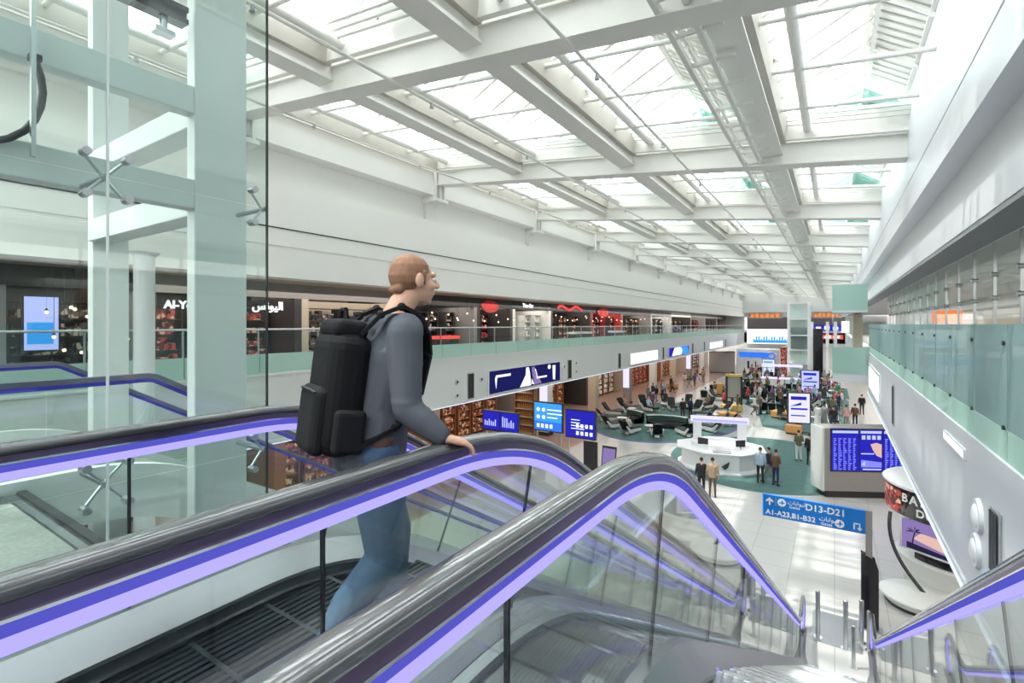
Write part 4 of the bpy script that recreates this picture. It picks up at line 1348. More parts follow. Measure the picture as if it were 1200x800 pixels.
MB().lathe((0, 0, 0), [(0.74, 0.0), (0.76, 0.06), (0.72, 0.08)], 32).build('rim', 'charcoal', t)

# bollards and barriers at the foot of the nearest escalator
for i, (bx, by, h, rr) in enumerate(((-1.9, 14.6, 1.0, 0.035), (-1.25, 14.2, 0.9, 0.03), (-0.35, 14.45, 1.15, 0.05), (0.22, 14.3, 1.15, 0.05), (0.36, 13.6, 0.95, 0.04), (0.55, 14.75, 1.05, 0.05), (0.68, 14.5, 0.95, 0.035))):
    lab = ['slim post farthest left at the foot of the nearest escalator', 'short slim post just left of the escalator foot', 'steel bollard standing alone in the middle of the escalator exit',
           'steel bollard left of the gate sign post', 'short bollard against the end of the right-hand handrail', 'steel bollard beside the black base of the gate sign', 'thin post nearest the black base of the gate sign'][i]
    t = thing('bollard', lab, 'bollard', (bx, by, 0))
    MB().cyl((0, 0, 0.02), (0, 0, h), rr, n=14).ball((0, 0, h), (rr, rr, rr * 0.5), 12).build('post', 'steel', t)
    MB().cyl((0, 0, 0), (0, 0, 0.025), rr * 2, n=16).build('foot', 'chrome', t)

# ------------------------------------------------------------------ lounge seats, pads and tables
def make_lounger():
    t = thing('lounge_chair', '', 'chair')
    sh = MB()
    for s in (-0.36, 0.36):
        sh.prism([(-0.75, 0.18), (0.55, 0.12), (0.95, 0.62), (0.85, 0.68), (0.45, 0.36), (-0.7, 0.38)], 'x', s - 0.03, s + 0.03)
    sh.build('side_shell', 'pale_shell', t)
    MB().prism([(-0.8, 0.36), (0.4, 0.26), (0.4, 0.40), (-0.8, 0.47)], 'x', -0.33, 0.33).build('seat', 'black_leather', t)
    MB().prism([(0.36, 0.30), (0.48, 0.28), (1.02, 0.98), (0.92, 1.04)], 'x', -0.33, 0.33).build('backrest', 'black_leather', t)
    MB().prism([(0.80, 0.86), (0.88, 0.82), (1.03, 1.02), (0.95, 1.07)], 'x', -0.22, 0.22).build('headrest', 'charcoal', t)
    MB().prism([(-0.3, 0.0), (0.45, 0.0), (0.4, 0.15), (-0.25, 0.2)], 'x', -0.15, 0.15).build('base', 'steel', t)
    return t
LG = None
def put_lounger(x, y, rz, lab, grp):
    global LG
    if LG is None:
        LG = o = make_lounger()
    else:
        o = copy_tree(LG)
    o.location = (x, y, 0.009)
    o.rotation_euler = (0, 0, rz)
    o['label'] = lab
    o['group'] = grp
    return o
TB = None
def put_table(x, y, lab, grp):
    global TB
    if TB is None:
        TB = o = thing('side_table', '', 'table')
        MB().lathe((0, 0, 0), [(0, 0.42), (0.4, 0.42), (0.42, 0.44), (0.4, 0.46), (0, 0.46)], 20).build('table_top', 'solid_white', o)
        MB().lathe((0, 0, 0), [(0.22, 0), (0.2, 0.03), (0.04, 0.06), (0.04, 0.42)], 14).build('pedestal', 'steel', o)
    else:
        o = copy_tree(TB)
    o.location = (x, y, 0.009)
    o['label'] = lab
    o['group'] = grp
    return o
BN = None
def put_bench(x, y, rz, lab, grp):
    global BN
    if BN is None:
        BN = o = thing('bench_seat', '', 'seat')
        for s in (-0.66, 0.0, 0.66):
            p = MB().prism([(-0.28, 0.40), (0.25, 0.36), (0.27, 0.44), (-0.26, 0.48)], 'x', s - 0.28, s + 0.28).build('seat', 'green_leather', o)
            MB().prism([(0.24, 0.42), (0.31, 0.42), (0.42, 0.95), (0.36, 0.97)], 'x', s - 0.28, s + 0.28).build('backrest', 'black_leather', o)
        MB().bb(-0.95, 0.95, -0.04, 0.04, 0.28, 0.36).build('beam', 'steel', o)
        for s in (-0.7, 0.7):
            MB().bb(s - 0.03, s + 0.03, -0.3, 0.3, 0, 0.04).bb(s - 0.03, s + 0.03, -0.04, 0.04, 0.04, 0.3).build('leg', 'steel', o)
    else:
        o = copy_tree(BN)
    o.location = (x, y, 0.009)
    o.rotation_euler = (0, 0, rz)
    o['label'] = lab
    o['group'] = grp
    return o
r = random.Random(11)
cx, cy = -11.5, 41.2
for ring, n in ((0.48, 9), (0.78, 15)):
    for i in range(n):
        a = 6.283 * i / n + ring
        x, y = cx + 5.6 * ring * math.cos(a), cy + 9.2 * ring * math.sin(a)
        if math.hypot(x + 10.6, y - 37.6) < 1.9 or math.hypot(x + 13.4, y - 38.4) < 1.9 or math.hypot(x + 7.6, y - 44.5) < 1.6:
            continue
        put_lounger(x, y, a - math.pi / 2 + r.uniform(-0.15, 0.15), 'black lounger with pale sides on the round violet-rimmed carpet', 'loungers on the round carpet')
for i in range(7):
    a = 6.283 * i / 7 + 0.3
    put_table(cx + 5.6 * 0.62 * math.cos(a), cy + 9.2 * 0.62 * math.sin(a), 'small white table among the loungers on the round carpet', 'tables on the round carpet')
spots = []
for row in range(16):
    y = 43.0 + row * 2.75
    for q in range(8):
        x = -11.2 + q * 1.5 + (row % 2) * 0.7
        if (abs(x + 3.9) < 2.2 and abs(y - 75) < 2.3) or (abs(x + 2) < 1.6 and abs(y - 84) < 1.8) or (abs(x + 5.4) < 3.2 and abs(y - 68.7) < 1.9) or (abs(x + 2.2) < 1.8 and abs(y - 62) < 1.2) or (y > 83 and x < -6) or (abs(x + 5.9) < 2.2 and abs(y - 85) < 2.6):
            continue
        if x > 0.6 - (y - 60) * 0.05 or r.random() < 0.12 or (y < 53 and x < -5.2 + (48 - y) * 0.35) or (abs(x + 2.2) < 1.6 and y < 45.5):
            continue
        spots.append((x + r.uniform(-0.2, 0.2), y + r.uniform(-0.3, 0.3), row, q))
for x, y, row, q in spots:
    if q % 3 == 2:
        put_bench(x, y, 0 if row % 2 else math.pi, 'black and green row of three seats on the large carpet mid-hall', 'bench seats on the large carpet')
    elif (row + q) % 4 == 3:
        put_table(x, y, 'small white table among the seats of the large carpet', 'tables on the large carpet')
    else:
        put_lounger(x, y, r.choice((0.2, 1.5, 3.1, -1.5)) + r.uniform(-0.2, 0.2), 'black lounger with pale sides on the large carpet mid-hall', 'loungers on the large carpet')
for i, (px_, py_, w, d, mt, lab) in enumerate(((857, 482, 1.6, 0.9, 'yellow_pad', 'yellow padded ottoman at the rim of the round carpet'), (853, 492, 1.5, 1.1, 'orange_pad', 'orange padded ottoman in front of the yellow one'),
        (786, 455, 1.6, 0.9, 'orange_pad', 'long orange pad at the far side of the round carpet'), (842, 462, 0.9, 1.0, 'orange_pad', 'tall orange cube seat behind the round carpet'), (917, 490, 1.4, 1.2, 'orange_pad', 'wide orange seat left of the lit white totem'),
        (930, 508, 1.0, 0.8, 'orange_pad', 'orange seat in front of the lit white totem'), (886, 455, 1.6, 1.2, 'yellow_pad', 'yellow padded seat far along the large carpet'))):
    x, y = at(px_, py_)
    t = thing('ottoman', lab, 'ottoman', (x, y, 0.009), r.uniform(-0.5, 0.5))
    MB().bb(-w / 2, w / 2, -d / 2, d / 2, 0.08, 0.62 if i != 3 else 1.25).build('cushion', mt, t, 0.06)
    MB().bb(-w / 2 + 0.06, w / 2 - 0.06, -d / 2 + 0.06, d / 2 - 0.06, 0, 0.08).build('plinth', 'charcoal', t)

def totem(label, x, y, w, h, rz, mats, foot=0.5):
    t = thing('screen_totem', label, 'screen', (x, y, 0), rz)
    MB().bb(-w / 2 - 0.08, w / 2 + 0.08, -0.1, 0.1, foot - 0.08, foot + h + 0.08).build('case', 'black_gloss', t, 0.02)
    d = MB().bb(-w / 2, w / 2, -0.12, -0.1, foot, foot + h).build('display', mats[0], t)
    MB().bb(-w * 0.4, w * 0.35, -0.128, -0.12, foot + h * 0.78, foot + h * 0.9).build('heading', mats[1], d)
    MB().bb(-w * 0.4, w * 0.4, -0.128, -0.12, foot + h * 0.44, foot + h * 0.5).build('text_line', mats[1], d)
    MB().bb(-w * 0.4, w * 0.3, -0.128, -0.12, foot + h * 0.22, foot + h * 0.26).build('text_line', mats[1], d)
    MB().prism([(-w * 0.45, foot + h * 0.55), (w * 0.1, foot + h * 0.7), (w * 0.1, foot + h * 0.6)], 'y', -0.128, -0.12).build('graphic', mats[1], d)
    MB().bb(-w / 2, w / 2, -0.2, 0.2, 0, 0.06).bb(-0.2, 0.2, -0.06, 0.06, 0.06, foot).build('foot', 'charcoal', t)
x, y = at(936, 506)
totem('tall black screen totem with a pale lilac picture on the large carpet', x, y, 1.35, 2.1, 0.3, ('lit_lilac', 'screen_blue'), 0.7)
totem('blue and white screen totem far along the hall, right of the glass lift tower', -2.2, 62, 1.6, 2.2, 0.1, ('screen_pale', 'screen_blue'), 0.6)
totem('slim lilac screen totem at the far end, left of the glass lift tower', -8.0, 80, 1.5, 2.2, 0.1, ('lit_lilac', 'screen_sky'))
t = thing('portal_frame', 'free-standing black portal frame among the seats behind the round carpet', 'frame', (*at(860, 481), 0), 0.35)
for sx in (-0.62, 0.62):
    MB().bb(sx - 0.07, sx + 0.07, -0.15, 0.15, 0, 3.1).build('post', 'charcoal', t)
MB().bb(-0.69, 0.69, -0.15, 0.15, 3.1, 3.3).build('header', 'yellow_pad', t)
MB().bb(-0.55, 0.55, -0.02, 0.02, 1.2, 3.1).build('mesh_panel', 'mat_grey', t)

# glass lift tower and stands at the far end
t = thing('lift_tower', 'white-framed glass lift tower near the far end of the hall', 'lift', (-3.9, 75, 0))
for sx in (-1.15, 1.15):
    for sy in (-1.15, 1.15):
        MB().bb(sx - 0.14, sx + 0.14, sy - 0.14, sy + 0.14, 0, 10.6).build('corner_post', 'solid_white', t)
for z in (0.05, 2.6, 4.4, 6.3, 8.4, 10.5):
    MB().bb(-1.2, 1.2, -1.2, 1.2, z, z + 0.14).build('ring_beam', 'solid_white', t)
for za, zc in ((0.2, 2.6), (2.75, 4.4), (4.55, 6.3), (6.45, 8.4), (8.55, 10.5)):
    MB().bb(-1.0, 1.0, -1.17, -1.15, za, zc).build('glass_pane', 'lift_glass', t)
MB().bb(-0.9, 0.9, -0.8, 0.9, 4.6, 7.4).build('lift_car', 'shade_grey', t)
MB().bb(-1.0, 1.0, 0.6, 0.7, 0.2, 10.4).build('back_panel', 'frame_teal', t)
t = thing('pillar', 'tall black pillar right of the glass lift tower', 'pillar', (-2.0, 84, 0))
MB().bb(-0.6, 0.6, -0.6, 0.6, 0, 7.2).build('shaft', 'black_gloss', t)
MB().bb(-0.7, 0.7, -0.7, 0.7, 0, 0.3).build('plinth', 'charcoal', t)
for i, x in enumerate((-3.6, -2.9, -0.9, 0.1)):
    t = thing('pillar', f'slim white upright at the far end, {ORD[i]} right of the glass lift tower', 'pillar', (x, 88, 0))
    MB().bb(-0.2, 0.2, -0.2, 0.2, 0, 8.2).build('shaft', 'solid_white', t)
    MB().bb(-0.25, 0.25, -0.25, 0.25, 0, 0.2).build('plinth', 'steel', t)
t = thing('grey_booth', 'plain grey-brown booth under the far left-hand gallery', 'booth', (*at(846, 437), 0), 0.2)
MB().bb(-1.9, 1.9, 0, 3, 0.1, 3.3).build('body', 'taupe', t)
MB().bb(-1.95, 1.95, -0.05, 3.05, 3.3, 3.4).build('roof_cap', 'charcoal', t)
MB().bb(-1.8, 1.8, 0.1, 2.9, 0, 0.1).build('plinth', 'charcoal', t)
t = thing('exhibit_stand', 'white exhibit stand with blue lettering bands at the far end of the hall', 'stand', (-9.6, 86, 0))
MB().bb(-3.6, 2.4, 0, 3, 0, 3.9).build('body', 'solid_white', t)
MB().bb(-3.2, 1.0, -0.06, 0, 2.6, 3.4).build('blue_band', 'lit_blue', t)
m = MB()
m.lathe((0, 0, 0), [(0.38, -0.05), (0.55, -0.05), (0.55, 0.05), (0.38, 0.05), (0.38, -0.05)], 20)
ro = m.build('ring_mark', 'lit_blue', t)
ro.matrix_local = Matrix.Translation((1.4, -0.05, 2.9)) @ Matrix.Rotation(math.pi / 2, 4, 'X')
MB().bb(-2.0, -1.7, -0.05, 0, 0.8, 2.0).bb(-0.9, -0.75, -0.05, 0, 0.8, 2.0).bb(0.6, 1.1, -0.05, 0, 0.9, 1.9).build('figures', 'charcoal', t)
t = thing('banner', 'pale lit banner with a blue skyline strip, above the exhibit stand', 'banner', (-8.6, 96, 4.6))
MB().bb(-4.4, 4.4, -0.08, 0, -0.2, 2.4).build('panel', 'lit_white', t)
m = MB()
m.bb(-3.4, 3.9, -0.1, -0.08, 0.0, 0.45)
for i in range(18):
    h = 0.2 + 0.5 * abs(math.sin(i * 2.1))
    m.bb(-3.4 + i * 0.4, -3.15 + i * 0.4, -0.1, -0.08, 0.45, 0.45 + h)
m.build('skyline', 'screen_sky', t)
for sx in (-4.2, 4.2):
    MB().cyl((sx, 0.1, -4.6), (sx, 0.1, 2.4), 0.08, n=8).build('post', 'steel', t)
t = thing('shop_box', 'dark red lit shop box beside the exhibit stand', 'shop', (-5.9, 84, 0))
MB().bb(-0.9, 0.9, 0, 2, 0, 4.2).build('body', 'goods_red', t)
MB().bb(-1, 1, -0.1, 2.1, 4.2, 4.4).build('roof_cap', 'wood', t)
for i, (x0, x1, z0, z1, mt, lab) in enumerate(((-13.2, -7.8, 8.9, 9.9, 'lit_orange', 'long orange lit sign high on the far end, left of the lift tower'), (-3.2, 1.0, 8.9, 9.9, 'lit_orange', 'orange lit sign high on the far end, right of the lift tower'),
                                               (-3.0, 1.2, 6.7, 7.7, 'screen_blue', 'blue lit board below the right-hand orange sign at the far end'), (-3.0, 1.2, 5.3, 6.0, 'lit_red', 'red lit band below the blue board at the far end'))):
    t = thing('end_sign', lab, 'sign', ((x0 + x1) / 2, 99.9, (z0 + z1) / 2))
    w, h = x1 - x0, z1 - z0
    MB().bb(-w / 2, w / 2, -0.05, 0.08, -h / 2, h / 2).build('panel', 'beige' if mt == 'lit_orange' else mt, t)
    n = 6 if mt != 'screen_blue' else 3
    for q in range(n):
        MB().bb(-w / 2 + 0.3 + q * (w - 0.5) / n, -w / 2 + 0.3 + q * (w - 0.5) / n + (w - 1) / n * 0.7, -0.1, -0.05, -h * 0.3, h * (0.35 if q % 2 else 0.2)).build('sign_letter', mt if mt == 'lit_orange' else 'screen_white', t)
for i, (sx_, sy_, rz_, lab) in enumerate(((-10.6, 37.6, 0.2, 'long dark curved sofa with pale edge at the near side of the round carpet'), (-13.4, 38.4, -0.5, 'shorter dark curved sofa at the near left of the round carpet'))):
    t = thing('curved_sofa', lab, 'sofa', (sx_, sy_, 0.009), rz_)
    w = 1.3 if i == 0 else 0.8
    MB().lathe((0, -2.2, 0), [(1.7, 0.08), (1.7, 0.42), (2.4, 0.45), (2.4, 0.08), (1.7, 0.08)], 18, 0, 1.57 - w / 2, 1.57 + w / 2).build('seat', 'black_leather', t)
    MB().lathe((0, -2.2, 0), [(2.3, 0.44), (2.35, 0.85), (2.5, 0.85), (2.5, 0.08), (2.41, 0.08)], 18, 0, 1.57 - w / 2, 1.57 + w / 2).build('backrest', 'green_leather', t)
    MB().lathe((0, -2.2, 0), [(2.33, 0.85), (2.33, 0.9), (2.52, 0.9), (2.52, 0.85)], 18, 0, 1.57 - w / 2, 1.57 + w / 2).build('edge', 'pale_shell', t)
    MB().lathe((0, -2.2, 0), [(1.8, 0), (1.8, 0.08), (2.4, 0.08), (2.4, 0)], 18, 0, 1.57 - w / 2, 1.57 + w / 2).build('plinth', 'charcoal', t)
x, y = at(205, 615)
t = thing('round_desk', 'white round drum desk on a pale slab, seen low through the lift glass', 'desk', (x, y, 0))
MB().lathe((0, 0, 0), [(0, 1.3), (0.95, 1.3), (1.0, 1.25), (0.85, 0.15), (0, 0.15)], 28).build('drum', 'solid_white', t)
MB().bb(-1.4, 3.4, -1.3, 1.3, 0.02, 0.15).build('slab', 'pale_shell', t)
t = thing('service_counter', 'pale counter with lilac glow in the far middle of the hall', 'counter', (-5.4, 68, 0))
MB().bb(-2.2, 2.2, 0, 1.4, 0, 1.15).build('body', 'solid_white', t)
MB().bb(-2.3, 2.3, -0.1, 1.5, 1.15, 1.25).build('worktop', 'lit_lilac', t)
for sx in (-2.1, 2.1):
    MB().bb(sx - 0.08, sx + 0.08, 0.6, 0.76, 1.25, 2.6).build('post', 'solid_white', t)
MB().bb(-2.2, 2.2, 0.55, 0.8, 2.6, 2.9).build('header', 'lit_lilac', t)
# ------------------------------------------------------------------ people
def blob(name, pieces, voxel, mats, smooth=3):
    """One continuous surface grown over overlapping limbs; each face takes the material of the nearest limb."""
    m = MB()
    P = []
    for p in pieces:
        if p[0] == 'c':
            _, a, b, ra, rb, tg = p
            a, b = Vector(a), Vector(b)
            m.cyl(a, b, ra, rb, 14)
            m.ball(a, ra, 14)
            m.ball(b, rb, 14)
        else:
            _, a, rad, tg = p
            m.ball(a, rad, 16)
        P.append(p)
    me = m.mesh('tmp', [mats[0]])
    o = bpy.data.objects.new('tmp_blob', me)
    COL.objects.link(o)
    md = o.modifiers.new('r', 'REMESH')
    md.mode = 'VOXEL'
    md.voxel_size = voxel
    md.use_smooth_shade = True
    sm = o.modifiers.new('s', 'SMOOTH')
    sm.factor = 0.5
    sm.iterations = smooth
    dg = bpy.context.evaluated_depsgraph_get()
    out = bpy.data.meshes.new_from_object(o.evaluated_get(dg))
    bpy.data.objects.remove(o)
    bpy.data.meshes.remove(me)
    n = len(out.polygons)
    c = np.empty(n * 3, 'f4')
    out.polygons.foreach_get('center', c)
    c = c.reshape(-1, 3)
    best = np.full(n, 1e9)
    idx = np.zeros(n, 'i4')
    for p in P:
        if p[0] == 'c':
            a, b = np.array(p[1]), np.array(p[2])
            ab = b - a
            t = np.clip(((c - a) @ ab) / max(1e-9, ab @ ab), 0, 1)
            d = np.linalg.norm(c - (a + t[:, None] * ab), axis=1) - (p[3] + (p[4] - p[3]) * t)
            k = p[5]
        else:
            rad = np.array(p[2] if hasattr(p[2], '__len__') else (p[2],) * 3)
            q = np.linalg.norm((c - np.array(p[1])) / rad, axis=1)
            d = (q - 1) * rad.min()
            k = p[3]
        w = d < best
        best[w] = d[w]
        idx[w] = k
    out.materials.clear()
    for x in mats:
        out.materials.append(M[x])
    out.polygons.foreach_set('material_index', idx)
    out.polygons.foreach_set('use_smooth', [True] * n)
    out.name = name
    return out

# slots: 0 skin, 1 top, 2 legs, 3 shoes, 4 hair
def figure(pose):
    sk, tp, lg, shoe, hr = 0, 1, 2, 3, 4
    P = []
    hip = {'sit': 0.50}.get(pose, 0.93)
    lean = {'walk': 0.04, 'sit': -0.08}.get(pose, 0.0)
    def leg(s, knee, ank):
        h = (0.09 * s, 0, hip)
        P.append(('c', h, knee, 0.088, 0.058, lg))
        P.append(('c', knee, ank, 0.056, 0.042, lg))
        P.append(('c', (ank[0], ank[1] - 0.03, ank[2] - 0.04), (ank[0] + 0.01 * s, ank[1] + 0.15, ank[2] - 0.05), 0.042, 0.035, shoe))
    if pose == 'sit':
        for s in (-1, 1):
            leg(s, (0.1 * s, 0.42, 0.50), (0.11 * s, 0.46, 0.09))
    elif pose == 'walk':
        leg(-1, (-0.09, 0.16, 0.52), (-0.09, 0.24, 0.09))
        leg(1, (0.09, 0.02, 0.50), (0.09, -0.26, 0.15))
    else:
        for s in (-1, 1):
            leg(s, (0.1 * s, 0.015, 0.5), (0.11 * s, -0.02, 0.09))
    if pose == 'robe':
        P.append(('c', (0, 0, 1.0), (0, 0, 0.2), 0.17, 0.235, tp))
        P.append(('c', (0, 0, 1.3), (0, 0, 0.9), 0.17, 0.18, tp))
    b = hip + 0.02
    P += [('c', (-0.06, 0, b), (-0.05, lean * 0.5, b + 0.2), 0.115, 0.105, tp if pose != 'sit' else lg), ('c', (0.06, 0, b), (0.05, lean * 0.5, b + 0.2), 0.115, 0.105, tp),
          ('c', (-0.05, lean * 0.5, b + 0.15), (-0.09, lean, b + 0.40), 0.11, 0.105, tp), ('c', (0.05, lean * 0.5, b + 0.15), (0.09, lean, b + 0.40), 0.11, 0.105, tp),
          ('c', (-0.15, lean, b + 0.47), (0.15, lean, b + 0.47), 0.058, 0.058, tp),
          ('c', (0, lean, b + 0.48), (0, lean + 0.02, b + 0.60), 0.058, 0.052, sk)]
    hd = (0, lean + 0.03, b + 0.70)
    P += [('e', hd, (0.073, 0.09, 0.108), sk), ('e', (hd[0], hd[1] - 0.022, hd[2] + 0.03), (0.079, 0.088, 0.092), hr), ('c', (0, hd[1] + 0.08, hd[2] - 0.01), (0, hd[1] + 0.1, hd[2] - 0.03), 0.014, 0.016, sk)]
    for s in (-1, 1):
        P.append(('e', (0.075 * s, hd[1], hd[2] - 0.01), (0.014, 0.022, 0.032), sk))
        sh = (0.185 * s, lean, b + 0.46)
        if pose == 'walk':
            el, wr = (0.23 * s, lean - 0.06 * s - 0.02, b + 0.19), (0.21 * s, lean + 0.10 - 0.12 * s, b - 0.02)
        elif pose == 'sit':
            el, wr = (0.24 * s, 0.04, b + 0.22), (0.13 * s, 0.26, b + 0.13)
        elif pose == 'talk':
            el, wr = (0.24 * s, -0.02, b + 0.18), (0.10 * s, 0.2, b + 0.22)
        else:
            el, wr = (0.235 * s, -0.03, b + 0.19), (0.24 * s, 0.05, b - 0.03)
        P += [('c', sh, el, 0.052, 0.042, tp), ('c', el, wr, 0.041, 0.030, tp)]
        d = (Vector(wr) - Vector(el)).normalized()
        P.append(('c', tuple(Vector(wr) + d * 0.02), tuple(Vector(wr) + d * 0.11), 0.030, 0.026, sk))
    return blob('person', P, 0.021, ['skin', 'shirt_slate', 'denim', 'black_leather', 'hair_dark'])
FIG = {k: figure(k) for k in ('stand', 'walk', 'sit', 'talk', 'robe')}
CL = {'white': (0.75, 0.75, 0.74), 'black': (0.02, 0.02, 0.022), 'navy': (0.025, 0.035, 0.09), 'grey': (0.25, 0.26, 0.27), 'pale blue': (0.38, 0.50, 0.62), 'tan': (0.42, 0.30, 0.20),
      'red': (0.42, 0.05, 0.05), 'olive': (0.14, 0.15, 0.08), 'brown': (0.14, 0.08, 0.05), 'pink': (0.62, 0.33, 0.33), 'purple': (0.16, 0.07, 0.20), 'green': (0.06, 0.20, 0.11)}
for k, c in CL.items():
    paint('cloth_' + k, c, 0.8, noise=0.1, scale=12)
TOPS = ['white', 'black', 'navy', 'grey', 'pale blue', 'tan', 'red', 'olive', 'brown', 'pink', 'purple', 'green']
LEGS = ['black', 'navy', 'grey', 'tan', 'white', 'brown']
used = set()
VERB = {'stand': 'standing', 'walk': 'walking', 'sit': 'sitting', 'talk': 'talking', 'robe': 'standing'}
def person(x, y, rz, pose, top, legs, where, z=0.009, skin='skin', hair='hair_dark', group=None, sc=1.0):
    if pose == 'robe':
        lab = f'person in a long {top} robe {where}'
    else:
        lab = f'person in {top} top and {legs} trousers {VERB[pose]} {where}'
    assert lab not in used, lab
    used.add(lab)
    o = bpy.data.objects.new('person', FIG[pose])
    COL.objects.link(o)
    o.location = (x, y, z)
    o.rotation_euler = (0, 0, rz)
    o.scale = (sc, sc, sc)
    for i, mt in enumerate((skin, 'cloth_' + top, 'cloth_' + legs, 'black_leather', hair)):
        o.material_slots[i].link = 'OBJECT'
        o.material_slots[i].material = M[mt]
    return tag(o, lab, 'person', group)
def pp(px_, py_, *a, **k):
    x, y = at(px_, py_)
    return person(x, y, *a, **k)
pp(822, 581, 0.3, 'stand', 'black', 'black', 'beyond the nearest handrail crest')
pp(835, 583, 0.2, 'stand', 'tan', 'brown', 'beyond the nearest handrail crest', sc=1.03)
pp(891, 566, 0.1, 'stand', 'pale blue', 'black', 'right of the information desk')
pp(902, 566, 1.2, 'walk', 'navy', 'grey', 'right of the information desk')
pp(909, 569, -0.5, 'talk', 'brown', 'navy', 'right of the information desk')
pp(800, 492, 0.5, 'stand', 'black', 'black', 'by the rim of the round carpet', z=0.03)
pp(809, 490, -0.5, 'stand', 'navy', 'black', 'by the rim of the round carpet', z=0.03)
pp(936, 540, 0.4, 'talk', 'olive', 'white', 'left of the flight information board')
pp(949, 545, -0.3, 'stand', 'black', 'black', 'left of the flight information board')
pp(955, 543, 0.1, 'robe', 'white', 'white', 'left of the flight information board')
pp(958, 500, 0.3, 'robe', 'white', 'white', 'behind the flight information board, leftmost of three')
pp(966, 500, 0.0, 'robe', 'grey', 'white', 'behind the flight information board')
pp(977, 503, 0.5, 'walk', 'black', 'navy', 'behind the flight information board')
pp(992, 502, 0.2, 'walk', 'pink', 'tan', 'behind the flight information board')
pp(1002, 500, -0.2, 'stand', 'brown', 'black', 'behind the flight information board')
pp(1010, 486, 0.1, 'stand', 'black', 'black', 'under the right-hand gallery edge')
pp(764, 480, 0.5, 'walk', 'purple', 'black', 'left of the round carpet')
pp(776, 474, -0.8, 'walk', 'black', 'grey', 'left of the round carpet')
pp(866, 478, 0.6, 'stand', 'black', 'black', 'beside the black portal frame')
pp(848, 480, -0.6, 'walk', 'red', 'black', 'beside the black portal frame')
r = random.Random(21)
combos = [(a, b) for a in TOPS for b in LEGS]
r.shuffle(combos)
ci = 0
TAKEN = [(o.location.x, o.location.y, {'lounge_chair': 1.35, 'bench_seat': 1.35, 'side_table': 0.8, 'ottoman': 1.5, 'person': 0.75, 'column': 0.9, 'screen_totem': 1.2, 'portal_frame': 1.2, 'pillar': 1.2}[o.name.split('.')[0]])
         for o in COL.objects if o.parent is None and o.name.split('.')[0] in ('lounge_chair', 'bench_seat', 'side_table', 'ottoman', 'person', 'column', 'screen_totem', 'portal_frame', 'pillar')]
BLOCKS = [(-8.2, -2.6, 67.3, 70.2), (-5.6, -2.2, 73.3, 76.8), (-7.2, -4.6, 83, 86.6), (-14, -6.8, 85.2, 90), (-22, -11.5, 73, 88)]
for zone, n, x0, x1, y0, y1, poses in (('under the left-hand gallery', 16, -16.4, -14.6, 36, 92, ('walk', 'stand', 'walk')),
                                       ('among the large carpet seats', 70, -10.8, 0.6, 46, 82, ('stand', 'walk', 'talk')),
                                       ('near the far end of the hall', 14, -10.5, -6.6, 79, 82.5, ('stand', 'walk', 'talk'))):
    for i in range(n):
        a, b = combos[ci % len(combos)]
        ci += 1
        for gap in [0.95] * 60 + [0.8] * 60 + [0.7] * 400:
            x, y = r.uniform(x0, x1), r.uniform(y0, y1)
            if all(math.hypot(x - q[0], y - q[1]) > gap * q[2] for q in TAKEN) and not any(a0 < x < a1 and b0 < y < b1 for a0, a1, b0, b1 in BLOCKS):
                break
        else:
            continue
        TAKEN.append((x, y, 0.75))
        person(x, y, r.uniform(-3, 3), poses[i % 3], a, b, zone, z=0.009 if zone.startswith('among') else 0.0,
               skin=r.choice(('skin', 'skin', 'skin_dark')), sc=r.uniform(0.95, 1.04))
# seated people on loungers of the large carpet
seats = [o for o in COL.objects if o.name.startswith('lounge_chair') and o.get('group') == 'loungers on the large carpet']
r.shuffle(seats)
for o in seats[:18]:
    a, b = combos[ci % len(combos)]
    ci += 1
    p = o.location + Matrix.Rotation(o.rotation_euler[2], 3, 'Z') @ Vector((0, 0.2, 0))
    person(p.x, p.y, o.rotation_euler[2] + math.pi, 'sit', a, b, 'on a large carpet lounger', z=0.03)
rs = [o for o in COL.objects if o.name.startswith('lounge_chair') and o.get('group') == 'loungers on the round carpet']
for o in rs[3:22:4]:
    a, b = combos[ci % len(combos)]
    ci += 1
    p = o.location + Matrix.Rotation(o.rotation_euler[2], 3, 'Z') @ Vector((0, 0.2, 0))
    person(p.x, p.y, o.rotation_euler[2] + math.pi, 'sit', a, b, 'on a round carpet lounger', z=0.03)

# ------------------------------------------------------------------ the man on the escalator
MX, MY = -1.81, 1.54
MZ, MR, MS = U - 0.15, math.radians(-20), 1.085
def chain(P, pts, rad, tg):
    for a, b, ra, rb in zip(pts, pts[1:], rad, rad[1:]):
        P.append(('c', a, b, ra, rb, tg))
body = []
# legs (walking), pelvis, torso leaning forward, neck
for s, knee, ank in ((-1, (-0.11, 0.17, 0.53), (-0.11, 0.16, 0.10)), (1, (0.10, 0.04, 0.51), (0.10, -0.22, 0.13))):
    chain(body, [(0.095 * s, 0.0, 0.95), (0.1 * s, knee[1] * 0.5, 0.75), knee, (ank[0], ank[1] * 0.6 + knee[1] * 0.4, 0.36), ank], [0.095, 0.085, 0.06, 0.058, 0.042], 0)
    chain(body, [(ank[0], ank[1] - 0.04, ank[2] - 0.05), (ank[0], ank[1] + 0.1, ank[2] - 0.055), (ank[0], ank[1] + 0.17, ank[2] - 0.065)], [0.04, 0.038, 0.03], 0)
chain(body, [(-0.07, 0.0, 0.98), (-0.06, 0.03, 1.12), (-0.085, 0.08, 1.33), (-0.08, 0.11, 1.43)], [0.115, 0.105, 0.115, 0.085], 0)
chain(body, [(0.07, 0.0, 0.98), (0.06, 0.03, 1.12), (0.085, 0.08, 1.33), (0.08, 0.11, 1.43)], [0.115, 0.105, 0.115, 0.085], 0)
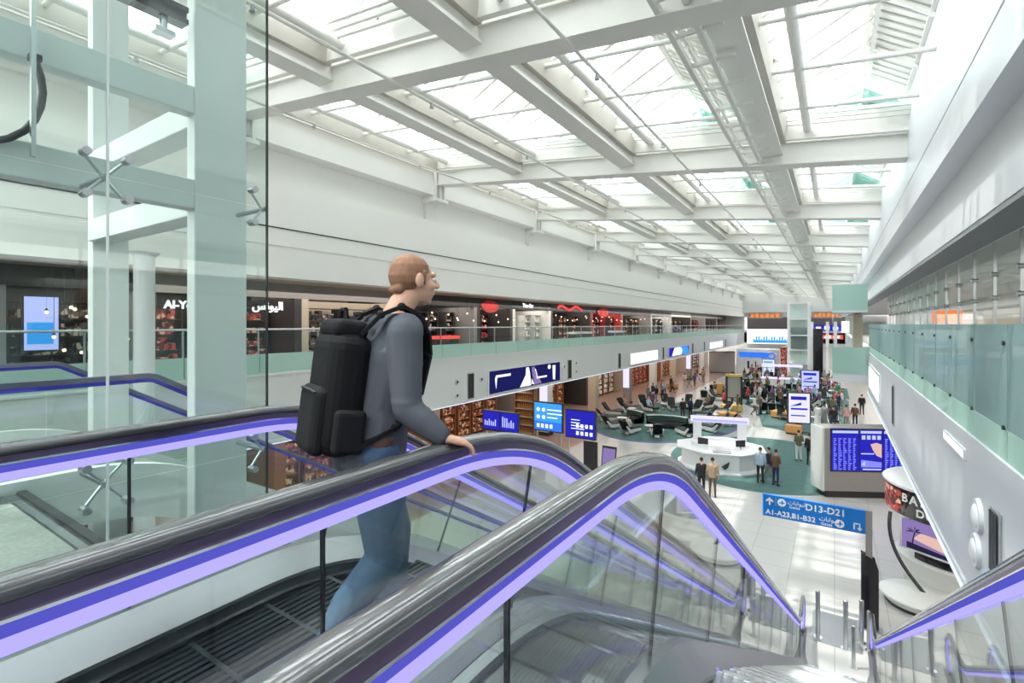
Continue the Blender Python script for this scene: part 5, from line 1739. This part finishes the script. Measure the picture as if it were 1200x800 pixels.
body.append(('c', (-0.16, 0.10, 1.46), (0.16, 0.10, 1.46), 0.062, 0.062, 0))
chain(body, [(0, 0.11, 1.47), (0, 0.155, 1.56), (0, 0.185, 1.60)], [0.066, 0.058, 0.056], 0)
# head: skull, face, jaw, brow, nose, ears, lips, chin
H = Vector((0.0, 0.215, 1.675))
body += [('e', tuple(H + Vector((0, -0.012, 0.022))), (0.076, 0.096, 0.092), 0), ('e', tuple(H + Vector((0, 0.028, -0.035))), (0.062, 0.072, 0.085), 0),
         ('e', tuple(H + Vector((0, 0.055, -0.088))), (0.034, 0.032, 0.026), 0), ('c', tuple(H + Vector((-0.035, 0.083, 0.026))), tuple(H + Vector((0.035, 0.083, 0.026))), 0.013, 0.013, 0)]
chain(body, [tuple(H + Vector((0, 0.094, 0.014))), tuple(H + Vector((0, 0.118, -0.022)))], [0.010, 0.015], 0)
for s in (-1, 1):
    body += [('e', tuple(H + Vector((0.079 * s, -0.008, -0.008))), (0.010, 0.021, 0.034), 0), ('e', tuple(H + Vector((0.04 * s, 0.066, -0.028))), (0.022, 0.022, 0.022), 0),
             ('e', tuple(H + Vector((0.012 * s, 0.108, -0.027))), (0.010, 0.010, 0.008), 0)]
body.append(('c', tuple(H + Vector((-0.02, 0.094, -0.056))), tuple(H + Vector((0.02, 0.094, -0.056))), 0.008, 0.008, 0))
# arms: right hand on the rail, left arm swinging forward
RS, RE, RW = Vector((0.20, 0.08, 1.43)), Vector((0.265, 0.06, 1.145)), Vector((0.355, 0.17, 1.035))
LS, LE, LW = Vector((-0.20, 0.08, 1.43)), Vector((-0.26, 0.09, 1.14)), Vector((-0.23, 0.30, 1.02))
for a, b, c in ((RS, RE, RW), (LS, LE, LW)):
    chain(body, [tuple(a), tuple(a.lerp(b, 0.4)), tuple(b), tuple(b.lerp(c, 0.35)), tuple(c)], [0.056, 0.05, 0.041, 0.042, 0.028], 0)
def hand(P, W0, fwd, side, curl, ths, tg=0):
    """Palm, four unequal bent fingers and a thumb from the side of the palm; side points from little finger to thumb."""
    fwd, side = fwd.normalized(), side.normalized()
    up = side.cross(fwd).normalized()
    k0 = W0 + fwd * 0.088
    for q in (-0.028, -0.009, 0.010, 0.029):
        P.append(('c', tuple(W0 + fwd * 0.018 + side * q * 0.6), tuple(k0 + side * q), 0.0155, 0.0125, tg))
    for q, L in ((-0.030, 0.058), (-0.010, 0.072), (0.010, 0.078), (0.030, 0.070)):
        p = k0 + side * q
        d = fwd.copy()
        r0 = 0.0098
        for j, f in enumerate((0.45, 0.32, 0.23)):
            d = (Matrix.Rotation(curl[j], 3, side) @ d)
            e = p + d * (L * f)
            P.append(('c', tuple(p), tuple(e), r0, r0 - 0.0009, tg))
            p, r0 = e, r0 - 0.0009
    b = W0 + fwd * 0.025 + side * 0.026
    m_ = b + fwd * 0.035 + side * 0.028 + up * ths * 0.012
    e = m_ + fwd * 0.034 + side * 0.006 + up * ths * 0.020
    P.append(('c', tuple(b), tuple(m_), 0.0135, 0.011, tg))
    P.append(('c', tuple(m_), tuple(e), 0.0108, 0.0092, tg))
rf = Vector((0.30, 0.90, -0.28))
hand(body, RW, rf, Vector((-0.95, 0.3, 0)), (0.35, 0.5, 0.45), 1)
hand(body, LW, Vector((0.1, 0.9, -0.35)), Vector((0.3, 0.2, 0.9)), (0.4, 0.6, 0.5), 1)
bm_ = blob('person', body, 0.0052, ['skin'], 3)
man = bpy.data.objects.new('person', bm_)
COL.objects.link(man)
man.location = (MX, MY, MZ)
man.rotation_euler = (0, 0, MR)
man.scale = (MS, MS, MS)
tag(man, 'balding ginger-haired man in slate shirt and jeans with a backpack, hand on the escalator rail', 'person')
# short hair round the back and sides, thin on top
hp = [('e', tuple(H + Vector((0, -0.032, 0.016))), (0.080, 0.084, 0.082), 0), ('e', tuple(H + Vector((0, -0.018, 0.032))), (0.080, 0.096, 0.086), 0)]
for s in (-1, 1):
    hp.append(('c', tuple(H + Vector((0.072 * s, 0.02, 0.03))), tuple(H + Vector((0.073 * s, 0.018, -0.02))), 0.010, 0.006, 0))
hp.append(('c', tuple(H + Vector((-0.03, -0.085, -0.045))), tuple(H + Vector((0.03, -0.085, -0.045))), 0.022, 0.022, 0))
def child(nm, pieces, voxel, mt, sm=2):
    o = bpy.data.objects.new(nm, blob(nm, pieces, voxel, [mt], sm))
    COL.objects.link(o)
    o.parent = man
    return o
child('hair', hp, 0.005, 'hair_ginger')
for s in (-1, 1):
    e = MB().ball(tuple(H + Vector((0.031 * s, 0.082, 0.004))), (0.012, 0.010, 0.008), 12).build('eye', 'sign_white', man)
    MB().ball(tuple(H + Vector((0.031 * s, 0.0895, 0.004))), (0.005, 0.003, 0.005), 10).build('iris', 'hair_dark', e)
sp = []
chain(sp, [(-0.07, 0.0, 0.93), (-0.065, 0.03, 1.12), (-0.09, 0.08, 1.33), (-0.085, 0.11, 1.42)], [0.135, 0.122, 0.128, 0.10], 0)
chain(sp, [(0.07, 0.0, 0.93), (0.065, 0.03, 1.12), (0.09, 0.08, 1.33), (0.085, 0.11, 1.42)], [0.135, 0.122, 0.128, 0.10], 0)
sp.append(('c', (-0.17, 0.10, 1.45), (0.17, 0.10, 1.45), 0.074, 0.074, 0))
for a, b, c in ((RS, RE, RW), (LS, LE, LW)):
    chain(sp, [tuple(a), tuple(a.lerp(b, 0.45)), tuple(b), tuple(b.lerp(c, 0.4)), tuple(b.lerp(c, 0.9))], [0.074, 0.068, 0.057, 0.056, 0.044], 0)
    # folds of the sleeve at the elbow
    for q in (0.75, 0.9):
        p = a.lerp(b, q)
        sp.append(('e', tuple(p), (0.064, 0.064, 0.012), 0))
so = child('shirt', sp, 0.0075, 'shirt_slate')
cp = []
for k in range(14):
    a0, a1 = 2 * math.pi * k / 14, 2 * math.pi * (k + 1) / 14
    f = lambda a: (0.071 * math.cos(a), 0.125 + 0.066 * math.sin(a), 1.505 + 0.012 * math.sin(a))
    cp.append(('c', f(a0), f(a1), 0.013, 0.013, 0))
co = bpy.data.objects.new('collar', blob('collar', cp, 0.005, ['bag_black'], 1))
COL.objects.link(co)
co.parent = so
jp = []
for s, knee, ank in ((-1, (-0.11, 0.17, 0.53), (-0.11, 0.16, 0.10)), (1, (0.10, 0.04, 0.51), (0.10, -0.22, 0.13))):
    chain(jp, [(0.085 * s, 0.0, 0.96), (0.1 * s, knee[1] * 0.5, 0.75), knee, (ank[0], ank[1] * 0.6 + knee[1] * 0.4, 0.36), (ank[0], ank[1], ank[2] + 0.03)], [0.122, 0.105, 0.078, 0.07, 0.062], 0)
jo = child('jeans', jp, 0.009, 'denim')
MB().lathe((0, 0.0, 0.985), [(0.2, 0), (0.205, 0.02), (0.2, 0.04)], 24).build('belt', 'leather_brown', jo).scale = (1.0, 0.66, 1)
for s, ank in ((-1, (-0.11, 0.16, 0.10)), (1, (0.10, -0.22, 0.13))):
    shp = []
    chain(shp, [(ank[0], ank[1] - 0.05, ank[2] - 0.045), (ank[0], ank[1] + 0.08, ank[2] - 0.05), (ank[0] + 0.005 * s, ank[1] + 0.18, ank[2] - 0.06)], [0.05, 0.05, 0.038], 0)
    child('shoe', shp, 0.008, 'leather_brown')

# backpack worn by the man
bp = thing('backpack', 'big black backpack on the back of the man on the escalator', 'backpack', (MX, MY, MZ), MR)
bp.scale = (MS, MS, MS)
TL = Matrix.Rotation(-0.12, 3, 'X')
MB().box((0, -0.125, 1.20), (0.31, 0.18, 0.50), 0, TL).build('main_bag', 'bag_black', bp, 0.075, 5)
MB().box((0, -0.10, 1.455), (0.25, 0.14, 0.08), 0, TL).build('top_lid', 'bag_black', bp, 0.035, 4)
o2 = MB().box((0, -0.220, 1.10), (0.24, 0.075, 0.27), 0, TL).build('front_pocket', 'strap_black', bp, 0.045, 4)
MB().tube([(-0.10, -0.240, 1.215), (-0.05, -0.250, 1.225), (0.05, -0.250, 1.225), (0.10, -0.240, 1.215)], 0.004, 8).build('zip', 'charcoal', o2)
for s in (-1, 1):
    x = 0.125 * s
    pts = [(x * 0.85, -0.07, 1.43), (x * 1.0, 0.01, 1.515), (x * 1.1, 0.095, 1.548), (x * 1.1, 0.165, 1.515), (x * 1.05, 0.205, 1.44), (x * 1.0, 0.215, 1.34), (x * 1.2, 0.16, 1.18), (x * 1.45, 0.04, 1.06), (x * 1.35, -0.10, 1.0)]
    m = MB()
    for a, b in zip(pts, pts[1:]):
        m.bar(a, b, 0.055, 0.016)
    for a in pts[1:-1]:
        m.ball(a, (0.027, 0.018, 0.018), 10)
    m.build('shoulder_strap', 'strap_black', bp)
MB().tube([(-0.04, -0.10, 1.49), (-0.03, -0.10, 1.535), (0.03, -0.10, 1.535), (0.04, -0.10, 1.49)], 0.010, 8).build('carry_handle', 'strap_black', bp)
for s in (-1, 1):
    MB().box((0.165 * s, -0.135, 1.06), (0.05, 0.12, 0.17), 0, TL).build('side_pocket', 'strap_black', bp, 0.02, 3)
